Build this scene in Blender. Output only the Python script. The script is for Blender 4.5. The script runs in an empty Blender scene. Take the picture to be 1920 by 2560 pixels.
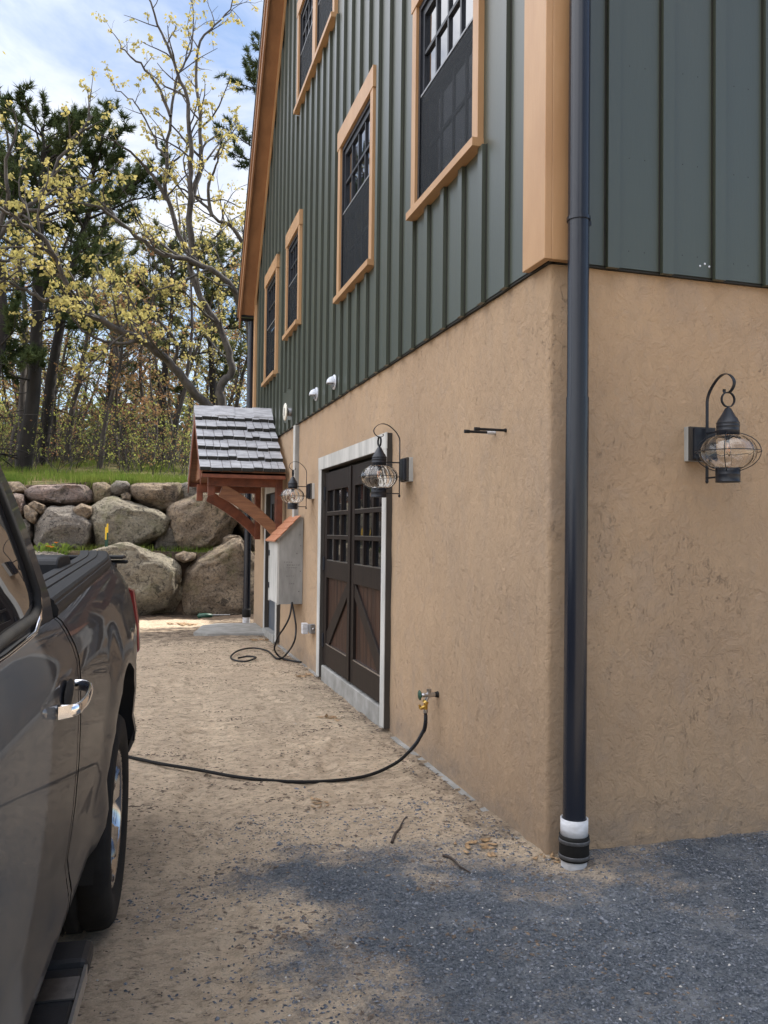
import bpy, bmesh, math, random
import numpy as np
from mathutils import Vector, Matrix, noise as mn
R = math.radians
rnd = random.Random(7)
# ------------------------------------------------------------------ camera, world, sun
sc = bpy.context.scene
COL = sc.collection
F_PX = 2085.0
MC = np.array([[0.95798, -0.01817, -0.28625], [-0.28659, -0.02018, -0.95784], [0.01162, 0.99963, -0.02454]])
_u, _s, _v = np.linalg.svd(MC); MC = _u @ _v
EYE = np.array([0, 0, 1.55])
cd = bpy.data.cameras.new('camera'); cam = bpy.data.objects.new('camera', cd); COL.objects.link(cam)
cd.sensor_fit = 'VERTICAL'; cd.sensor_height = 24; cd.lens = 24 * F_PX / 2560; cd.clip_start = .05; cd.clip_end = 3000
m4 = Matrix([[*MC[0], 0], [*MC[1], 0], [*MC[2], 1.55], [0, 0, 0, 1]]); cam.matrix_world = m4
sc.camera = cam

SUN_AZ, SUN_EL = 64.0, 52.0     # azimuth clockwise from +Y
SKY_STR = 0.10
EXPO = 1.05
w = bpy.data.worlds.new('World'); sc.world = w; w.use_nodes = True
nt = w.node_tree; N = nt.nodes; LK = nt.links
for n in list(N): N.remove(n)
out = N.new('ShaderNodeOutputWorld'); bg = N.new('ShaderNodeBackground'); bg.inputs['Strength'].default_value = SKY_STR
sky = N.new('ShaderNodeTexSky'); sky.sky_type = 'NISHITA'; sky.sun_disc = False
sky.sun_elevation = R(SUN_EL); sky.sun_rotation = R(SUN_AZ); sky.air_density = 1.0; sky.dust_density = .6; sky.ozone_density = 1.6
tc = N.new('ShaderNodeTexCoord')
mp = N.new('ShaderNodeMapping'); mp.inputs['Scale'].default_value = (1.0, 1.0, 2.2); mp.inputs['Rotation'].default_value = (0.1, .5, .6)
n1 = N.new('ShaderNodeTexNoise'); n1.inputs['Scale'].default_value = 2.3; n1.inputs['Detail'].default_value = 9; n1.inputs['Roughness'].default_value = .58; n1.inputs['Distortion'].default_value = .4
LK.new(tc.outputs['Generated'], mp.inputs['Vector']); LK.new(mp.outputs[0], n1.inputs['Vector'])
# unseen cloud added overhead and beside the view, to fill the shaded walls
dot = N.new('ShaderNodeVectorMath'); dot.operation = 'DOT_PRODUCT'; dot.inputs[1].default_value = Vector((-.54, -.10, .84)).normalized()
LK.new(tc.outputs['Generated'], dot.inputs[0])
ma = N.new('ShaderNodeMath'); ma.operation = 'MULTIPLY_ADD'; ma.inputs[1].default_value = .23
LK.new(dot.outputs['Value'], ma.inputs[0]); LK.new(n1.outputs['Fac'], ma.inputs[2])
cr = N.new('ShaderNodeMapRange'); cr.inputs['From Min'].default_value = .47; cr.inputs['From Max'].default_value = .75; cr.interpolation_type = 'SMOOTHSTEP'
LK.new(ma.outputs[0], cr.inputs['Value'])
mx = N.new('ShaderNodeMix'); mx.data_type = 'RGBA'
LK.new(cr.outputs[0], mx.inputs['Factor'])
sat = N.new('ShaderNodeHueSaturation'); sat.inputs['Saturation'].default_value = 1.0; sat.inputs['Value'].default_value = 1.0
LK.new(sky.outputs[0], sat.inputs['Color'])
LK.new(sat.outputs[0], mx.inputs['A'])
# clouds: the added unseen bank is set brighter than over the wood, as wall fill
cbr = N.new('ShaderNodeMapRange'); cbr.inputs['From Min'].default_value = .3; cbr.inputs['From Max'].default_value = .85; cbr.inputs['To Min'].default_value = 5.5; cbr.inputs['To Max'].default_value = 17.0
LK.new(dot.outputs['Value'], cbr.inputs['Value'])
cc = N.new('ShaderNodeVectorMath'); cc.operation = 'SCALE'; cc.inputs[0].default_value = (1.0, 1.01, 1.06)
LK.new(cbr.outputs[0], cc.inputs['Scale'])
LK.new(cc.outputs[0], mx.inputs['B'])
LK.new(mx.outputs['Result'], bg.inputs['Color']); LK.new(bg.outputs[0], out.inputs['Surface'])

sd = bpy.data.lights.new('sun', 'SUN'); sun = bpy.data.objects.new('sun', sd); COL.objects.link(sun)
sd.energy = 3.6; sd.angle = R(.53); sd.color = (1, .94, .84)
az, el = R(SUN_AZ), R(SUN_EL)
sv = Vector((math.sin(az) * math.cos(el), math.cos(az) * math.cos(el), math.sin(el)))
sun.rotation_euler = sv.to_track_quat('Z', 'Y').to_euler(); sun.location = (20, 10, 30)
sc.view_settings.view_transform = 'Standard'; sc.view_settings.look = 'None'; sc.view_settings.gamma = 1
sc.view_settings.exposure = EXPO
sc.render.resolution_x = 768; sc.render.resolution_y = 1024

# ------------------------------------------------------------------ measuring helpers (survey of the photo, in metres)
def ray(x, y): return MC @ np.array([x - 960, -(y - 1280), -F_PX])
def onX(x, y, X): d = ray(x, y); p = EYE + d * (X / d[0]); return Vector(p)
def onY(x, y, Y): d = ray(x, y); p = EYE + d * (Y / d[1]); return Vector(p)
def onZ(x, y, Z=0): d = ray(x, y); p = EYE + d * ((Z - 1.55) / d[2]); return Vector(p)

# ------------------------------------------------------------------ materials
def newmat(name):
    m = bpy.data.materials.new(name); m.use_nodes = True
    return m, m.node_tree, m.node_tree.nodes, m.node_tree.links, m.node_tree.nodes['Principled BSDF']
def coords(t, scale=(1, 1, 1)):
    a = t.nodes.new('ShaderNodeTexCoord'); b = t.nodes.new('ShaderNodeMapping'); b.inputs['Scale'].default_value = scale
    g = t.nodes.new('ShaderNodeNewGeometry')
    t.links.new(g.outputs['Position'], b.inputs['Vector']); return b.outputs[0]
def noise(t, vec, scale, detail=5, rough=.55, dist=0):
    n = t.nodes.new('ShaderNodeTexNoise'); n.inputs['Scale'].default_value = scale; n.inputs['Detail'].default_value = detail
    n.inputs['Roughness'].default_value = rough; n.inputs['Distortion'].default_value = dist
    t.links.new(vec, n.inputs['Vector']); return n.outputs['Fac']
def rng(t, v, a, b, c=0, d=1, smooth=False):
    n = t.nodes.new('ShaderNodeMapRange'); n.inputs[1].default_value = a; n.inputs[2].default_value = b; n.inputs[3].default_value = c; n.inputs[4].default_value = d
    if smooth: n.interpolation_type = 'SMOOTHSTEP'
    t.links.new(v, n.inputs[0]); return n.outputs[0]
def mixc(t, f, a, b, mode='MIX'):
    n = t.nodes.new('ShaderNodeMix'); n.data_type = 'RGBA'; n.blend_type = mode
    for s, v in (('Factor', f), ('A', a), ('B', b)):
        if isinstance(v, (tuple, list)): n.inputs[s].default_value = (*v[:3], 1)
        elif isinstance(v, (int, float)): n.inputs[s].default_value = v
        else: t.links.new(v, n.inputs[s])
    return n.outputs['Result']
def math_(t, op, a, b=None):
    n = t.nodes.new('ShaderNodeMath'); n.operation = op
    for i, v in enumerate((a, b)):
        if v is None: continue
        if isinstance(v, (int, float)): n.inputs[i].default_value = v
        else: t.links.new(v, n.inputs[i])
    return n.outputs[0]
def bump(t, bs, h, dist=.01, strength=1, chain=None):
    n = t.nodes.new('ShaderNodeBump'); n.inputs['Distance'].default_value = dist; n.inputs['Strength'].default_value = strength
    t.links.new(h, n.inputs['Height'])
    if chain is not None: t.links.new(chain, n.inputs['Normal'])
    t.links.new(n.outputs[0], bs.inputs['Normal']); return n.outputs[0]
def pbr(name, c, c2=None, scale=(8, 8, 8), rough=.6, metal=0, bd=0, bscale=None, spec=None, det=6, lo=.35, hi=.65, coat=0):
    m, t, n, l, b = newmat(name)
    b.inputs['Roughness'].default_value = rough; b.inputs['Metallic'].default_value = metal
    if spec is not None: b.inputs['Specular IOR Level'].default_value = spec
    if coat: b.inputs['Coat Weight'].default_value = coat; b.inputs['Coat Roughness'].default_value = .02
    v = coords(t, scale)
    f = noise(t, v, 1, det, .6)
    if c2 is None: c2 = tuple(x * .8 for x in c)
    l.new(mixc(t, rng(t, f, lo, hi), c, c2), b.inputs['Base Color'])
    if bd:
        v2 = coords(t, bscale or scale); bump(t, b, noise(t, v2, 1, 8, .62), bd)
    return m
M = {}
M['black_metal'] = pbr('black_metal', (.012, .014, .02), (.02, .023, .03), (20, 20, 20), .38, 0, .0006, (60, 60, 60), spec=.3)
M['black_plastic'] = pbr('black_plastic', (.009, .009, .010), (.014, .014, .016), (30, 30, 30), .5, 0, .0005, (300, 300, 300), spec=.3)
M['pipe'] = pbr('pipe_paint', (.009, .011, .018), (.013, .016, .024), (3, 3, 1), .26, 0, .0008, (10, 10, 3), spec=.45)
M['rubber'] = pbr('rubber', (.008, .008, .009), (.017, .016, .015), (9, 9, 9), .8, 0, .001, (90, 90, 90), spec=.2)
M['pvc'] = pbr('pvc', (.58, .59, .62), (.40, .40, .41), (14, 14, 40), .4)
M['clamp'] = pbr('dull_clamp_steel', (.09, .09, .095), (.05, .05, .052), (30, 30, 30), .5, .3)
M['grey_steel'] = pbr('grey_steel', (.28, .29, .31), (.2, .2, .2), (30, 30, 30), .45, .7)
M['orange_wood'] = pbr('cedar_trim_stain', (.42, .255, .130), (.35, .20, .095), (4, 4, 1.2), .42, 0, .0012, (120, 120, 6))
M['rake_shaded_wood'] = pbr('rake_shaded_stain', (.27, .135, .06), (.20, .095, .042), (4, 4, 1.2), .5, 0, .0012, (120, 120, 6))  # cedar trim stain darkened, overhang shade put into the colour
M['white_wood'] = pbr('whitewashed_wood', (.48, .475, .455), (.33, .33, .315), (8, 8, 2), .7, 0, .002, (60, 60, 8))
M['grey_ply'] = pbr('weathered_plywood', (.30, .30, .29), (.19, .19, .185), (7, 7, 2.2), .8, 0, .0015, (60, 60, 6))
M['dark_trim'] = pbr('dark_edge_wood', (.050, .042, .035), (.032, .027, .023), (20, 20, 3), .7, 0, .001, (60, 60, 8))
M['brown_door'] = pbr('door_stain_dark', (.018, .012, .010), (.011, .008, .007), (20, 20, 2.5), .5, 0, .0015, (90, 90, 5), spec=.2)
M['brown_panel'] = pbr('door_panel_stain', (.055, .026, .016), (.018, .011, .009), (30, 38, 1.2), .5, 0, .0015, (90, 90, 4), spec=.2)
M['red_cedar'] = pbr('red_cedar_beam', (.20, .060, .028), (.10, .028, .014), (8, 8, 8), .5, 0, .001, (60, 60, 60))
M['cedar_light'] = pbr('cedar_brace', (.25, .112, .052), (.15, .062, .030), (3, 30, 30), .5, 0, .001, (10, 60, 60))
M['cedar_shingle'] = pbr('new_cedar_shingle', (.46, .20, .10), (.26, .10, .05), (14, 60, 14), .65, 0, .002, (30, 140, 30))
M['grey_shingle'] = pbr('weathered_shingle', (.50, .505, .53), (.27, .27, .29), (5, 26, 6), .40, 0, .004, (150, 20, 20), spec=.8)
M['concrete'] = pbr('concrete', (.30, .295, .28), (.19, .185, .17), (6, 6, 6), .85, 0, .003, (40, 40, 40))
M['chrome'] = pbr('chrome', (.8, .8, .82), (.8, .8, .82), (1, 1, 1), .05, 1)
M['alloy'] = pbr('polished_alloy', (.42, .42, .44), (.34, .34, .36), (20, 20, 20), .10, 1)
M['satin_chrome'] = pbr('brushed_metal', (.55, .55, .56), (.4, .4, .42), (40, 40, 40), .28, 1)
M['brass'] = pbr('brass', (.75, .50, .14), (.45, .28, .07), (50, 50, 50), .35, 1)
M['green_paint'] = pbr('green_paint', (.008, .06, .035), (.006, .04, .024), (60, 60, 60), .45)
M['yellow_paint'] = pbr('yellow_paint', (.75, .48, .03), None, (60, 60, 60), .5)
M['red_lens'] = pbr('red_lens', (.22, .008, .015), (.12, .004, .008), (4, 4, 4), .12, 0, spec=.8)
M['entry_blue'] = pbr('entry_door_paint', (.085, .10, .125), (.06, .075, .095), (4, 4, 4), .45)
M['hood_white'] = pbr('white_vent_paint', (.58, .61, .68), (.48, .51, .57), (20, 20, 20), .4)
M['cream'] = pbr('cream_plastic', (.72, .70, .62), (.58, .55, .47), (40, 40, 40), .5)
M['bark_pine'] = pbr('pine_bark', (.030, .024, .021), (.016, .013, .012), (7, 7, 2), .9, 0, .03, (14, 14, 3))
M['bark_oak'] = pbr('oak_bark', (.085, .075, .066), (.030, .025, .023), (6, 6, 2.5), .9, 0, .03, (14, 14, 4))
M['bark_thin'] = pbr('sapling_bark', (.085, .070, .060), (.035, .029, .026), (5, 5, 1.5), .9)
M['flare'] = pbr('amber_petal', (.9, .28, .01), (.8, .2, .01), (80, 80, 80), .6)
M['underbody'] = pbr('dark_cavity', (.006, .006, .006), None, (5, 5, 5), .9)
M['flashing_and_shade'] = pbr('dark_flashing_and_shade', (.012, .012, .010), None, (5, 5, 5), .8)  # flashing, and strips imitating shade beside battens and at shingle butts
M['twig'] = pbr('dead_twig', (.06, .042, .033), (.035, .025, .02), (50, 50, 50), .9)
M['dry_leaf'] = pbr('dry_leaf', (.38, .25, .13), (.17, .10, .05), (60, 60, 60), .8)
M['filament'] = pbr('copper_filament', (.8, .35, .15), None, (5, 5, 5), .3, 1)

# painted siding: dark green paint with a sheen
m, t, n, l, b = newmat('green_siding_paint'); M['siding'] = m
f = noise(t, coords(t, (1.2, 1.2, .5)), 1, 5); g = noise(t, coords(t, (40, 40, 9)), 1, 5)
c = mixc(t, rng(t, f, .3, .7), (.030, .039, .024), (.039, .048, .032))
l.new(mixc(t, rng(t, g, .2, .8, 0, .25), c, (.029, .032, .022)), b.inputs['Base Color'])
b.inputs['Roughness'].default_value = .36; b.inputs['Specular IOR Level'].default_value = 1.0
bump(t, b, noise(t, coords(t, (60, 60, 10)), 1, 6, .6), .0006)

# trowelled stucco
m, t, n, l, b = newmat('stucco'); M['stucco'] = m
v = coords(t)
big = noise(t, v, .9, 4, .6); mid = noise(t, coords(t, (5, 5, 3)), 1, 6, .62, 1.0); fine = noise(t, v, 46, 6, .7)
c = mixc(t, rng(t, big, .35, .65), (.380, .265, .165), (.320, .224, .143))
c = mixc(t, rng(t, mid, .5, .72, 0, .55), c, (.305, .228, .165))
c = mixc(t, rng(t, noise(t, coords(t, (9, 9, 7)), 1, 8, .7, 1.6), .60, .68, 0, .35), c, (.27, .215, .165))
# short trowel tears: thin contour of a distorted noise, only in patches
tear = noise(t, coords(t, (17, 17, 8)), 1, 4, .62, 1.6)
ln = math_(t, 'ABSOLUTE', math_(t, 'SUBTRACT', tear, .5))
ln = rng(t, ln, .0, .030, 1, 0)
patch = rng(t, noise(t, coords(t, (2.6, 2.6, 2.2)), 1, 5, .75), .48, .64)
patch2 = rng(t, noise(t, coords(t, (30, 30, 19)), 1, 3, .7), .52, .60)
ln = math_(t, 'MULTIPLY', math_(t, 'MULTIPLY', ln, patch), patch2)
pit = rng(t, noise(t, coords(t, (60, 60, 34)), 1, 2, .5), .73, .78)
ln2 = math_(t, 'MAXIMUM', ln, math_(t, 'MULTIPLY', pit, patch))
c = mixc(t, math_(t, 'MULTIPLY', ln2, .26), c, (.17, .125, .09))  # dark lines put relief shading into the colour, with dirt in the lips
# rain splash dirt along the foot of the wall
gz = n.new('ShaderNodeNewGeometry'); sz = n.new('ShaderNodeSeparateXYZ'); l.new(gz.outputs['Position'], sz.inputs[0])
sp = math_(t, 'MULTIPLY', rng(t, sz.outputs[2], .0, .32, 1, 0, True), rng(t, noise(t, coords(t, (4, 4, 9)), 1, 7, .7), .35, .65))
c = mixc(t, math_(t, 'MULTIPLY', sp, .75), c, (.185, .15, .12))
c = mixc(t, rng(t, noise(t, coords(t, (2.2, 2.2, .35)), 1, 6, .7), .52, .70, 0, .35), c, (.27, .205, .145))
l.new(c, b.inputs['Base Color']); b.inputs['Roughness'].default_value = .9
lay = noise(t, coords(t, (8, 8, 6)), 1, 4, .6, .3)
h1 = bump(t, b, rng(t, lay, .42, .58, 0, 1, True), .003, .5)
h2 = bump(t, b, fine, .0035, 1, h1)
h2 = bump(t, b, noise(t, coords(t, (15, 15, 10)), 1, 8, .70, .9), .016, 1, h2)
# overlapping trowel sweeps: each patch has its own level, so its lip catches the light
vo = n.new('ShaderNodeTexVoronoi'); vo.inputs['Scale'].default_value = 1.0; vo.feature = 'F1'
dsv = n.new('ShaderNodeVectorMath'); dsv.operation = 'ADD'; nz_ = n.new('ShaderNodeTexNoise'); nz_.inputs['Scale'].default_value = 3.0; nz_.inputs['Detail'].default_value = 5
l.new(coords(t, (6, 6, 8)), dsv.inputs[0]); l.new(coords(t), nz_.inputs['Vector']); sc3 = n.new('ShaderNodeVectorMath'); sc3.operation = 'SCALE'; sc3.inputs['Scale'].default_value = 3.2; l.new(nz_.outputs['Color'], sc3.inputs[0]); l.new(sc3.outputs[0], dsv.inputs[1]); l.new(dsv.outputs[0], vo.inputs['Vector'])
sx = n.new('ShaderNodeSeparateColor'); l.new(vo.outputs['Color'], sx.inputs[0])
h2 = bump(t, b, sx.outputs[0], .0075, 1, h2)
bump(t, b, math_(t, 'SUBTRACT', 1.0, ln2), .006, .9, h2)

# earth: sand, dark gravel, soil, grass floor (vertex attributes)
m, t, n, l, b = newmat('ground_earth'); M['ground'] = m
at = lambda nm: (lambda a: (setattr(a, 'attribute_name', nm), a.outputs['Fac'])[1])(n.new('ShaderNodeAttribute'))
v = coords(t)
sand = mixc(t, rng(t, noise(t, v, 2.2, 6, .6), .35, .65), (.74, .585, .42), (.60, .47, .34))
sand = mixc(t, rng(t, noise(t, v, 14, 6, .7), .48, .66, 0, .7), sand, (.33, .25, .175))
sand = mixc(t, rng(t, noise(t, coords(t, (26, 60, 40)), 1, 6, .75), .54, .64, 0, .85), sand, (.15, .115, .09))
sand = mixc(t, rng(t, noise(t, v, 150, 3, .7), .60, .66, 0, .6), sand, (.60, .52, .43))
grv = mixc(t, rng(t, noise(t, v, 75, 5, .85), .40, .60), (.042, .053, .070), (.20, .22, .245))
grv = mixc(t, rng(t, noise(t, v, 4, 6, .78), .49, .66, 0, .6), grv, (.30, .305, .31))
grv = mixc(t, rng(t, noise(t, v, 200, 2, .6), .66, .70, 0, .8), grv, (.36, .37, .38))
brk = math_(t, 'ADD', math_(t, 'MULTIPLY', noise(t, v, 70, 5, .8), .75), math_(t, 'MULTIPLY', noise(t, v, 9, 5, .7), .35))
gm = math_(t, 'SUBTRACT', math_(t, 'ADD', at('gravel'), brk), .55)
gf = rng(t, gm, .40, .74, 0, 1)
c = mixc(t, gf, sand, grv)
soil_shade = mixc(t, rng(t, noise(t, v, 9, 6, .7), .4, .6), (.11, .075, .05), (.045, .033, .025))
sf = rng(t, math_(t, 'ADD', at('soil_shade'), math_(t, 'MULTIPLY', noise(t, v, 6, 6, .7), .8)), .75, 1.1, 0, 1)
c = mixc(t, sf, c, soil_shade)
grs = mixc(t, rng(t, noise(t, v, 1.3, 6, .7), .4, .62), (.10, .125, .03), (.22, .19, .09))
c = mixc(t, at('grass'), c, grs)
l.new(c, b.inputs['Base Color']); b.inputs['Roughness'].default_value = .95; b.inputs['Specular IOR Level'].default_value = .2
h1 = bump(t, b, noise(t, coords(t, (6, 13, 7)), 1, 10, .72, .6), .09, 1)
bump(t, b, noise(t, v, 75, 5, .85), .010, 1, h1)

# boulders
def rockmat(name, a, b_, cc, moss=.3):
    m, t, n, l, b = newmat(name)
    v = coords(t)
    c = mixc(t, rng(t, noise(t, v, 2.2, 7, .65, .6), .38, .62), a, b_)
    c = mixc(t, rng(t, noise(t, v, 24, 6, .75), .47, .62, 0, .75), c, cc)
    c = mixc(t, rng(t, noise(t, v, 60, 3, .7), .58, .66, 0, .7), c, (.38, .34, .29))
    c = mixc(t, rng(t, noise(t, v, 9, 6, .7, 1), .54, .62, 0, .8), c, tuple(x * .35 for x in cc))
    c = mixc(t, rng(t, noise(t, v, 1.6, 6, .75), .52, .66, 0, moss * 1.6), c, (.14, .145, .04))
    l.new(c, b.inputs['Base Color']); b.inputs['Roughness'].default_value = .88
    h = bump(t, b, noise(t, coords(t, (3, 3, 5)), 1, 10, .72, .8), .24, 1)
    bump(t, b, noise(t, v, 32, 6, .8), .02, .9, h)
    return m
M['rock_tan'] = rockmat('boulder_tan', (.38, .285, .19), (.24, .18, .125), (.10, .078, .06), .25)
M['rock_pink'] = rockmat('boulder_pink', (.42, .30, .25), (.27, .215, .195), (.12, .10, .09), .08)
M['rock_grey'] = rockmat('boulder_grey', (.31, .27, .225), (.20, .175, .15), (.08, .07, .063), .12)
M['rock_pale'] = rockmat('boulder_pale', (.40, .355, .26), (.27, .23, .17), (.12, .10, .08), .3)

def leafmat(name, c1, c2, scale=2.0, trans=.45):
    m, t, n, l, b = newmat(name)
    for x in list(n):
        if x.type == 'BSDF_PRINCIPLED': n.remove(x)
    d = n.new('ShaderNodeBsdfDiffuse'); tr = n.new('ShaderNodeBsdfTranslucent'); mixs = n.new('ShaderNodeMixShader'); mixs.inputs[0].default_value = trans
    f = noise(t, coords(t), scale, 5, .7)
    c = mixc(t, rng(t, f, .35, .65), c1, c2)
    l.new(c, d.inputs['Color']); l.new(c, tr.inputs['Color']); l.new(d.outputs[0], mixs.inputs[1]); l.new(tr.outputs[0], mixs.inputs[2])
    o = [x for x in n if x.type == 'OUTPUT_MATERIAL'][0]; l.new(mixs.outputs[0], o.inputs['Surface']); return m
M['leaf_yellow'] = leafmat('spring_oak_leaf', (.53, .44, .17), (.38, .35, .13))
M['leaf_lime'] = leafmat('lime_leaf', (.42, .42, .12), (.28, .32, .09))
M['leaf_rust'] = leafmat('rust_bud_leaf', (.30, .15, .085), (.32, .23, .11))
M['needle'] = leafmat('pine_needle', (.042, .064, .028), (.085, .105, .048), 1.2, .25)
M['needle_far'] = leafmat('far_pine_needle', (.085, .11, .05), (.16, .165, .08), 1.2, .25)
M['grass'] = leafmat('grass_blade', (.10, .17, .03), (.20, .23, .055), 3, .4)
M['straw'] = leafmat('dry_grass', (.40, .31, .17), (.25, .19, .10), 3, .3)

# vehicle paint
m, t, n, l, b = newmat('truck_paint'); M['paint'] = m
b.inputs['Base Color'].default_value = (.050, .047, .046, 1); b.inputs['Metallic'].default_value = .0; b.inputs['Roughness'].default_value = .5; b.inputs['Specular IOR Level'].default_value = .15
b.inputs['Coat Weight'].default_value = .36; b.inputs['Coat Roughness'].default_value = .015; b.inputs['Coat IOR'].default_value = 1.42
g = noise(t, coords(t, (5, 5, 5)), 1, 6, .7); c = mixc(t, rng(t, g, .35, .7), (.016, .019, .025), (.026, .027, .030)); l.new(c, b.inputs['Base Color'])
# glass
m, t, n, l, b = newmat('window_glass'); M['glass'] = m
b.inputs['Base Color'].default_value = (.008, .010, .014, 1); b.inputs['Roughness'].default_value = .015; b.inputs['IOR'].default_value = 3.6
bump(t, b, noise(t, coords(t, (2.5, 2.5, 2.5)), 1, 2, .5), .002, .5)
m, t, n, l, b = newmat('door_pane_glass'); M['glass2'] = m
b.inputs['Base Color'].default_value = (.006, .007, .009, 1); b.inputs['Roughness'].default_value = .02; b.inputs['IOR'].default_value = 1.8
bump(t, b, noise(t, coords(t, (4, 4, 4)), 1, 2, .5), .003, .6)
m, t, n, l, b = newmat('tinted_car_glass'); M['carglass'] = m
b.inputs['Base Color'].default_value = (.004, .004, .005, 1); b.inputs['Roughness'].default_value = .01; b.inputs['IOR'].default_value = 1.6
m, t, n, l, b = newmat('lantern_glass'); M['lglass'] = m
b.inputs['Base Color'].default_value = (1, .985, .96, 1); b.inputs['Transmission Weight'].default_value = 1; b.inputs['Roughness'].default_value = .0; b.inputs['IOR'].default_value = 1.46
m, t, n, l, b = newmat('insect_screen'); M['screen'] = m
b.inputs['Base Color'].default_value = (.008, .011, .015, 1); b.inputs['Roughness'].default_value = .6; b.inputs['Specular IOR Level'].default_value = .2; b.inputs['Alpha'].default_value = .5

# ------------------------------------------------------------------ mesh tools
class MB:
    def __init__(s): s.v = []; s.f = []; s.sm = []
    def add(s, vs, fs, smooth=False):
        o = len(s.v); s.v += [tuple(p) for p in vs]
        for f in fs: s.f.append(tuple(i + o for i in f)); s.sm.append(smooth)
    def box(s, a, b, tf=None):
        x0, y0, z0 = a; x1, y1, z1 = b
        if x0 > x1: x0, x1 = x1, x0
        if y0 > y1: y0, y1 = y1, y0
        if z0 > z1: z0, z1 = z1, z0
        vs = [(x0, y0, z0), (x1, y0, z0), (x1, y1, z0), (x0, y1, z0), (x0, y0, z1), (x1, y0, z1), (x1, y1, z1), (x0, y1, z1)]
        if tf: vs = [tf(*p) for p in vs]
        s.add(vs, [(0, 3, 2, 1), (4, 5, 6, 7), (0, 1, 5, 4), (1, 2, 6, 5), (2, 3, 7, 6), (3, 0, 4, 7)]); return s
    def prism(s, poly, axis, a, b):
        """poly of 2-tuples in the plane normal to axis, extruded a..b"""
        n = len(poly)
        def P(u, w, d): return (d, u, w) if axis == 0 else ((u, d, w) if axis == 1 else (u, w, d))
        vs = [P(u, w, a) for u, w in poly] + [P(u, w, b) for u, w in poly]
        s.add(vs, [tuple(range(n))[::-1], tuple(range(n, 2 * n))] + [(i, (i + 1) % n, (i + 1) % n + n, i + n) for i in range(n)]); return s
    def tube(s, pts, r, n=8, cap=True, smooth=True, flat=None):
        pts = [Vector(p) for p in pts]; k = len(pts)
        rs = r if isinstance(r, (list, tuple)) else [r] * k
        vs = []; prev = None
        for i, p in enumerate(pts):
            d = (pts[min(i + 1, k - 1)] - pts[max(i - 1, 0)])
            d = d.normalized() if d.length > 1e-9 else Vector((0, 0, 1))
            if prev is None:
                a = Vector((0, 0, 1)) if abs(d.z) < .9 else Vector((1, 0, 0)); u = d.cross(a).normalized()
            else:
                u = prev - d * prev.dot(d); u = u.normalized() if u.length > 1e-6 else d.orthogonal().normalized()
            prev = u; wv = d.cross(u)
            for j in range(n):
                t_ = 2 * math.pi * j / n; vs.append(p + (u * math.cos(t_) + wv * math.sin(t_)) * rs[i])
        fs = [(i * n + j, i * n + (j + 1) % n, (i + 1) * n + (j + 1) % n, (i + 1) * n + j) for i in range(k - 1) for j in range(n)]
        s.add(vs, fs, smooth)
        if cap: s.add(vs[:n], [tuple(range(n))[::-1]]); s.add(vs[-n:], [tuple(range(n))])
        return s
    def lathe(s, prof, c=(0, 0, 0), n=24, axis='z', smooth=True, fn=None):
        """prof: list of (r, h)"""
        vs = []
        for r_, h in prof:
            for j in range(n):
                t_ = 2 * math.pi * j / n; rr = fn(r_, h, t_) if fn else r_
                x, y, z = rr * math.cos(t_), rr * math.sin(t_), h
                if axis == 'x': x, y, z = z, x, y
                if axis == 'y': x, y, z = x, z, y
                vs.append((c[0] + x, c[1] + y, c[2] + z))
        k = len(prof)
        fs = [(i * n + j, i * n + (j + 1) % n, (i + 1) * n + (j + 1) % n, (i + 1) * n + j) for i in range(k - 1) for j in range(n)]
        if prof[0][0] > 1e-5: fs.append(tuple(range(n))[::-1])
        if prof[-1][0] > 1e-5: fs.append(tuple(range((k - 1) * n, k * n)))
        s.add(vs, fs, smooth); return s
    def strip(s, path, wdir, width, thick):
        """flat iron band following path; wdir = width direction"""
        wv = Vector(wdir).normalized(); pts = [Vector(p) for p in path]; vs = []
        for i, p in enumerate(pts):
            d = (pts[min(i + 1, len(pts) - 1)] - pts[max(i - 1, 0)]).normalized(); nn = d.cross(wv).normalized() * thick / 2; h = wv * width / 2
            vs += [p + h + nn, p - h + nn, p - h - nn, p + h - nn]
        k = len(pts)
        fs = [(i * 4 + j, i * 4 + (j + 1) % 4, (i + 1) * 4 + (j + 1) % 4, (i + 1) * 4 + j) for i in range(k - 1) for j in range(4)] + [(3, 2, 1, 0), (4 * k - 4, 4 * k - 3, 4 * k - 2, 4 * k - 1)]
        s.add(vs, fs, False); return s
ORG = {}
def build(name, mb, mat, parent=None, loc=None, local=False, bevel=0, auto=False):
    """links the collected geometry as ONE mesh object. vertices are world metres unless local"""
    me = bpy.data.meshes.new(name)
    o = Vector(loc) if loc is not None else (ORG[parent.name] if parent is not None else Vector((0, 0, 0)))
    vs = mb.v if local else [(p[0] - o.x, p[1] - o.y, p[2] - o.z) for p in mb.v]
    me.from_pydata(vs, [], mb.f); me.update()
    me.polygons.foreach_set('use_smooth', mb.sm)
    me.materials.append(mat if not isinstance(mat, str) else M[mat])
    ob = bpy.data.objects.new(name, me); COL.objects.link(ob)
    if parent is not None: ob.parent = parent; ORG[ob.name] = ORG[parent.name]
    else:
        ob.location = o; ORG[ob.name] = o
    if not local or True:
        bm = bmesh.new(); bm.from_mesh(me); bmesh.ops.recalc_face_normals(bm, faces=bm.faces); bm.to_mesh(me); bm.free()
    if bevel:
        md = ob.modifiers.new('edge', 'BEVEL'); md.width = bevel; md.segments = 2; md.limit_method = 'ANGLE'; md.angle_limit = R(40)
    return ob
def tag(o, label, cat, group=None, kind=None):
    o['label'] = label
    if cat: o['category'] = cat
    if group: o['group'] = group
    if kind: o['kind'] = kind
    return o
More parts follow.
